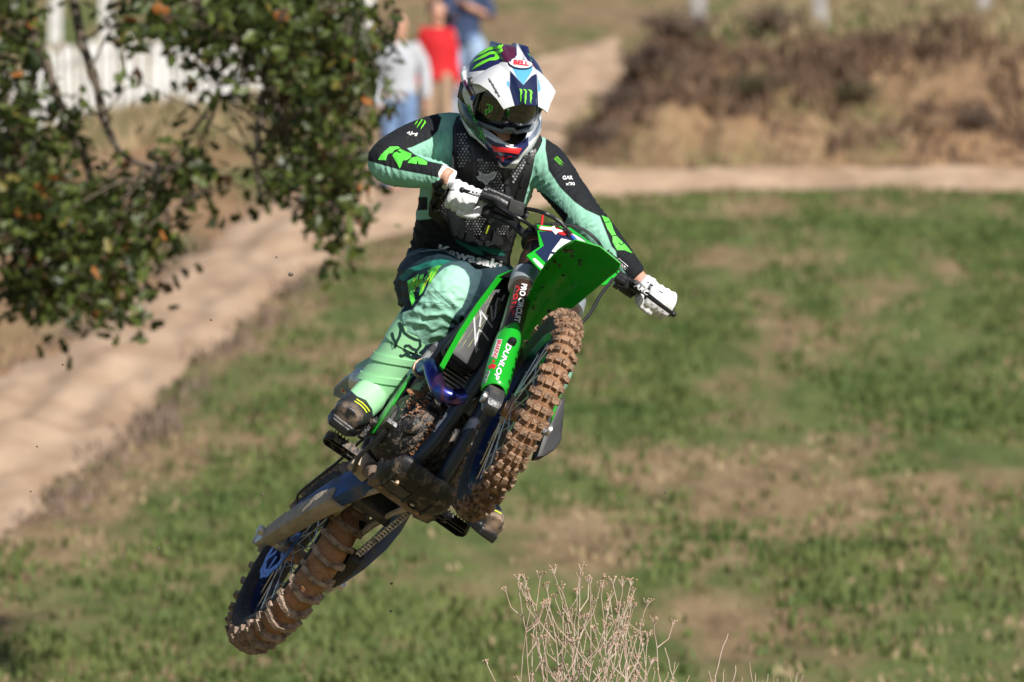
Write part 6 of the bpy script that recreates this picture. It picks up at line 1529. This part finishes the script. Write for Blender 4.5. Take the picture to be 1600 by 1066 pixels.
# --- trouser print
TT = wtree([trousers])
shape('fox_lettering', [[(637, 440), (643, 436), (650, 432), (655, 428), (653, 436), (657, 441), (649, 447), (647, 458), (649, 470), (644, 478), (641, 468), (639, 455)], [(652, 448), (657, 430), (663, 428), (661, 440), (667, 430), (671, 426), (668, 440), (663, 452), (660, 458), (655, 462), (657, 450)],
                        [(668, 424), (676, 418), (690, 414), (694, 413), (686, 420), (683, 427), (678, 433), (674, 442), (669, 445), (672, 434)]], TT, FOXG, trousers, mx=4)
strokes('print_streak', [[(645, 446), (650, 434)], [(648, 456), (656, 436)], [(660, 455), (666, 438)], [(664, 448), (675, 426)], [(672, 440), (684, 420)]], 1.0, TT, YPRINT, trousers, off=.002)
strokes('seam', [[(674, 447), (690, 462), (712, 485)], [(645, 482), (660, 472), (690, 474)], [(668, 455), (684, 470), (700, 478)]], .9, TT, mat('seam_thread', (.10, .24, .19), .8), trousers, off=.0008)
# --- boot print
TB = wtree([bootR] + list(bootR.children)); TB2 = wtree([bootL] + list(bootL.children))
DG = mat('dark_green_print', (.015, .05, .035), .5)
strokes('fox_head_print', [[(x - 5, y - 1) for x, y in l] for l in [[(629, 505), (633, 510), (637, 521), (645, 527), (653, 531), (661, 533), (662, 541), (657, 548), (650, 546), (644, 541), (639, 541), (636, 546)], [(629, 505), (632, 515), (630, 526), (625, 536), (622, 545)], [(618, 521), (620, 530), (624, 537), (624, 543)],
                           [(655, 549), (656, 556), (651, 561), (644, 557), (638, 555), (632, 558), (630, 555)], [(636, 546), (641, 552), (645, 556)]]], 4.2, TB, DG, bootR, off=.0014, mx=4)
strokes('neon_stripe', [[(557, 624), (566, 630), (573, 637), (577, 643)], [(554, 627), (563, 633), (569, 639), (573, 645)]], 1.7, TB, YPRINT, bootR)
strokes('neon_stripe', [[(768, 787), (774, 786), (780, 788)], [(765, 797), (774, 798), (783, 803)]], 1.7, TB2, YPRINT, bootL)
lettering('instinct', (610, 533), (613, 547), 2.2, TB, DG, bootR, bold=.02)
# --- glove marks
TG = wtree([glR]); TG2 = wtree([glL])
strokes('glove_cross', [[(732, 272), (744, 279)], [(734, 280), (743, 272)]], 1.6, TG, KPRINT, glR)
shape('cuff_tab', [(702, 285), (710, 284), (711, 297), (701, 296)], TG, GPRINT, glR, off=.004, thick=.003)
strokes('glove_mark', [[(1011, 442), (1014, 441)], [(1016, 445), (1021, 447)], [(1030, 454), (1034, 458), (1036, 456)]], 1.7, TG2, KPRINT, glL)
lettering('FOX', (1031, 479), (1044, 487), 4, TG2, KPRINT, glL, bold=.03)
# --- helmet marks
TH = wtree([helmet]); TP = wtree([peak, helmet])
shape('claw_emblem', [[(752.3, 81.0), (766.3, 73.4), (778.1, 72.4), (783.5, 67.6), (786.1, 71.3), (783.1, 76.2), (772.8, 77.1), (764.1, 79.3), (754.4, 84.7), (744.7, 88.3)], [(754.4, 86.6), (766.3, 81.0), (777.1, 79.9), (784.6, 75.8), (786.1, 80.1), (779.2, 84.9), (766.3, 85.3), (757.7, 90.0), (744.7, 95.4), (737.4, 99.1), (742.6, 93.9)], [(754.4, 95.7), (766.3, 90.7), (772.8, 89.6), (774.5, 84.4), (778.8, 84.4), (780.9, 91.8), (774.9, 94.6), (765.2, 95.0), (755.5, 100.0), (745.8, 105.1), (737.8, 109.5), (744.7, 101.5)]], TH, NEON, helmet, mx=4)
shape('claw_emblem', [[(827.5, 74.5), (835.3, 79.9), (843.9, 91.8), (852.6, 104.7), (854.3, 108.2), (848.2, 104.7), (840.7, 95.0), (835.3, 86.4), (828.8, 79.9)], [(833.6, 84.2), (838.5, 86.4), (846.1, 96.5), (848.7, 104.7), (845.0, 102.6), (838.5, 93.9)], [(838.5, 77.7), (845.0, 84.2), (850.4, 93.9), (847.4, 91.8)]], TH, FOXG, helmet, mx=4)
shape('claw_emblem', claw((822, 153), 13, -6, .95), TP, NEON, peak, mx=4, off=.0015)
def oval(cx, cy, a, b, rot=0, n=24): return [(cx + a * math.cos(t) * math.cos(rot) - b * math.sin(t) * math.sin(rot), cy + a * math.cos(t) * math.sin(rot) + b * math.sin(t) * math.cos(rot)) for t in np.linspace(0, 2 * math.pi, n + 1)[:-1]]
shape('badge', oval(813, 101, 19, 8.3, .12), TP, NAVYP, peak, off=.004, thick=.002)
shape('badge', oval(813, 101, 17.8, 7.2, .12), TP, WPRINT, peak, off=.005)
lettering('BELL', (802, 103.5), (825, 106), 7.5, TP, RPRINT, peak, bold=.05, off=.0062)
shape('badge', oval(796, 227, 6.5, 3.6, .1), TH, WPRINT, helmet, off=.0015)
lettering('BELL', (791.5, 228), (800.5, 229), 2.8, TH, KPRINT, helmet, bold=.04, off=.0024)
shape('red_chin_vent', [(768, 228), (790, 231), (815, 232), (810, 241), (792, 238), (773, 237)], TH, REDP, helmet, off=.003, thick=.003)
strokes('chin_line', [[(775, 244), (785, 248), (800, 244)], [(786, 242), (786, 252)]], 1.6, TH, RPRINT, helmet)
lettering('updesigns', (762, 124), (779, 153), 4.6, TP, KPRINT, peak, bold=.03, off=.0015)
lettering('S', (739, 164), (750, 159), 13, TH, BLUEP, helmet, bold=.06)
strokes('side_stripe', [[(748, 166), (754, 172)], [(750, 163), (757, 168)]], 2.0, TH, RPRINT, helmet)
lettering('MONSTER', (729, 166), (752, 210), 5, TH, FOXG, helmet, bold=.02)
shape('claw_emblem', claw((753, 214), 5, -30), TH, FOXG, helmet)
TL = wtree([gl])
strokes('goggle_print', [[(760, 163), (766, 164), (764, 171), (759, 172), (760, 180)], [(763, 176), (768, 172), (770, 165)]], 2.6, TL, FOXG, gl, off=.001)

# ------------------------------------------------------------------ marks on the motorcycle
def kids(o): return [o] + list(o.children)
bpy.context.view_layer.update()
TF = wtree([legR]); TGd = wtree([guardR])
lettering('PRO CIRCUIT', (815, 443), (803, 503), 9, TF, WPRINT, legR, bold=.03, off=.0008)
strokes('red_print', [[(806, 450), (809, 447), (812, 452), (807, 456)], [(803, 462), (808, 459), (808, 466), (803, 468), (803, 462)], [(800, 474), (806, 472), (804, 480), (799, 481)], [(798, 487), (803, 485), (801, 493)]], 1.8, TF, RPRINT, legR, off=.0008)
lettering('DUNLOP', (792, 536), (770, 592), 9.5, TGd, KPRINT, guardR, bold=.06, shear=.2, off=.0007)
lettering('DUNLOP', (792, 536.5), (770.4, 592), 8.6, TGd, WPRINT, guardR, bold=.03, shear=.2, off=.0012)
shape('white_label', [(777, 530), (785, 531), (776, 561), (768, 558)], TGd, WPRINT, guardR, off=.0007)
lettering('BRAKING', (778.5, 531), (770, 558.5), 6, TGd, RPRINT, guardR, bold=.03, off=.0012)
shape('red_figure', [[(771, 562), (774, 564), (772, 567), (769, 566)], [(763, 573), (769, 568), (776, 571), (772, 578), (769, 575), (765, 577)]], TGd, RPRINT, guardR, off=.0008)
lettering('TECH', (760.5, 578), (754, 597), 6, TGd, WPRINT, guardR, bold=.06, off=.0007)
lettering('TECH', (760.5, 578.5), (754.5, 597), 5, TGd, KPRINT, guardR, bold=.01, off=.0012)
rads = [o for o in bike.children if o.name.startswith('radiator') and 'core' not in o.name]; rgt = min(rads, key=lambda o: sum(v.co.y for v in o.data.vertices)); TRd = wtree([rgt])
strokes('scrawled_lettering', [[(740, 487), (742, 520), (743.5, 550)], [(743.5, 551), (746, 522), (749, 516), (754, 520), (763, 532)], [(749, 511), (751, 498), (750, 485)], [(750, 485), (760, 499), (769, 512)], [(767, 478), (768, 492), (769, 502), (773, 495), (775, 478)], [(774, 478), (778, 466), (784, 470), (788, 461)]], 2.7, TRd, GPRINT, rgt, off=.0012)
lettering('JT', (745, 549), (750, 549), 4, TRd, GPRINT, rgt, bold=.02)
g = random.Random(3); ln_ = []
for k in range(26):
    t = g.random(); x = 712 + 50 * t + g.uniform(-12, 22); y = 548 - 85 * t + g.uniform(-10, 18); l_ = g.uniform(8, 22); ln_.append([(x, y), (x + l_ * .5, y - l_ * .82)])
strokes('print_streak', [l for l in ln_ if all(float(edge_dist(np.array([q[0]]), np.array([q[1]]), [(771, 442), (801, 430), (795, 470), (757, 560), (738, 582), (704, 556), (699, 540)])[0]) > 2 for q in l)], .7, TRd, mat('olive_streak', (.20, .22, .06), .5), rgt, off=.0007)
TFr = wtree([frame])
shape('white_sticker', [(672, 671), (689, 641), (699, 646), (698, 651), (681, 673), (680, 676)], TFr, WHITEP, frame, off=.0015)
shape('white_sticker', [(706, 613), (719, 593), (733, 592), (728, 602), (714, 621)], TFr, WHITEP, frame, off=.0015)
TA = wtree([o for o in bike.children if o.name.startswith(('lever_cover', 'clutch_lever', 'brake_lever'))]); lc = [o for o in bike.children if o.name.startswith('lever_cover')][0]; bl_ = [o for o in bike.children if o.name.startswith('brake_lever')][0]
lettering('ARC', (990, 447), (1012, 463), 6.5, TA, WPRINT, lc, bold=.04, shear=.2, off=.001)
lettering('ARC', (732, 301.5), (749, 307.5), 4, TA, WPRINT, bl_, bold=.04, off=.001)
rfo = [o for o in bike.children if o.name.startswith('rear_fender')][0]; TRf = wtree([rfo])
for pl_, m_, o_ in (([(532, 604), (537, 607), (541, 612), (540, 616), (534, 613)], WHITEP, .0012), ([(548, 584), (556, 583), (565, 584), (566, 588), (556, 591)], WHITEP, .0012), ([(534, 606), (539, 611), (538, 613), (535, 611)], RPRINT, .002), ([(556, 585), (563, 586), (560, 589)], RPRINT, .002)):
    shape('fender_print', pl_, TRf, m_, rfo, off=o_)

# ------------------------------------------------------------------ clods of mud thrown up by the wheels
g = random.Random(11)
for (x, y, r_) in ((454, 429, 4), (410, 773, 2.2), (248, 857, 2.4), (58, 698, 2.0), (98, 570, 1.8), (611, 955, 2.0), (330, 500, 2.0), (612, 912, 2.4), (48, 768, 1.8), (1268, 468, 1.8), (1040, 770, 2.2), (530, 695, 2.4), (432, 402, 1.6)):
    c = MB(); c.ball((0, 0, 0), r_ / 505, 8, 6, (1, g.uniform(.7, 1), g.uniform(.6, 1))); c.xf(lambda v: v * (1 + .25 * noise.noise(v * 300))); o = c.build('mud_clod', MUDK); o.location = P(x, y, 26.3 + g.uniform(-.5, .5)); tag(o, 'tiny dark clod of mud flying through the air', 'mud clod', 'flying clods of mud')
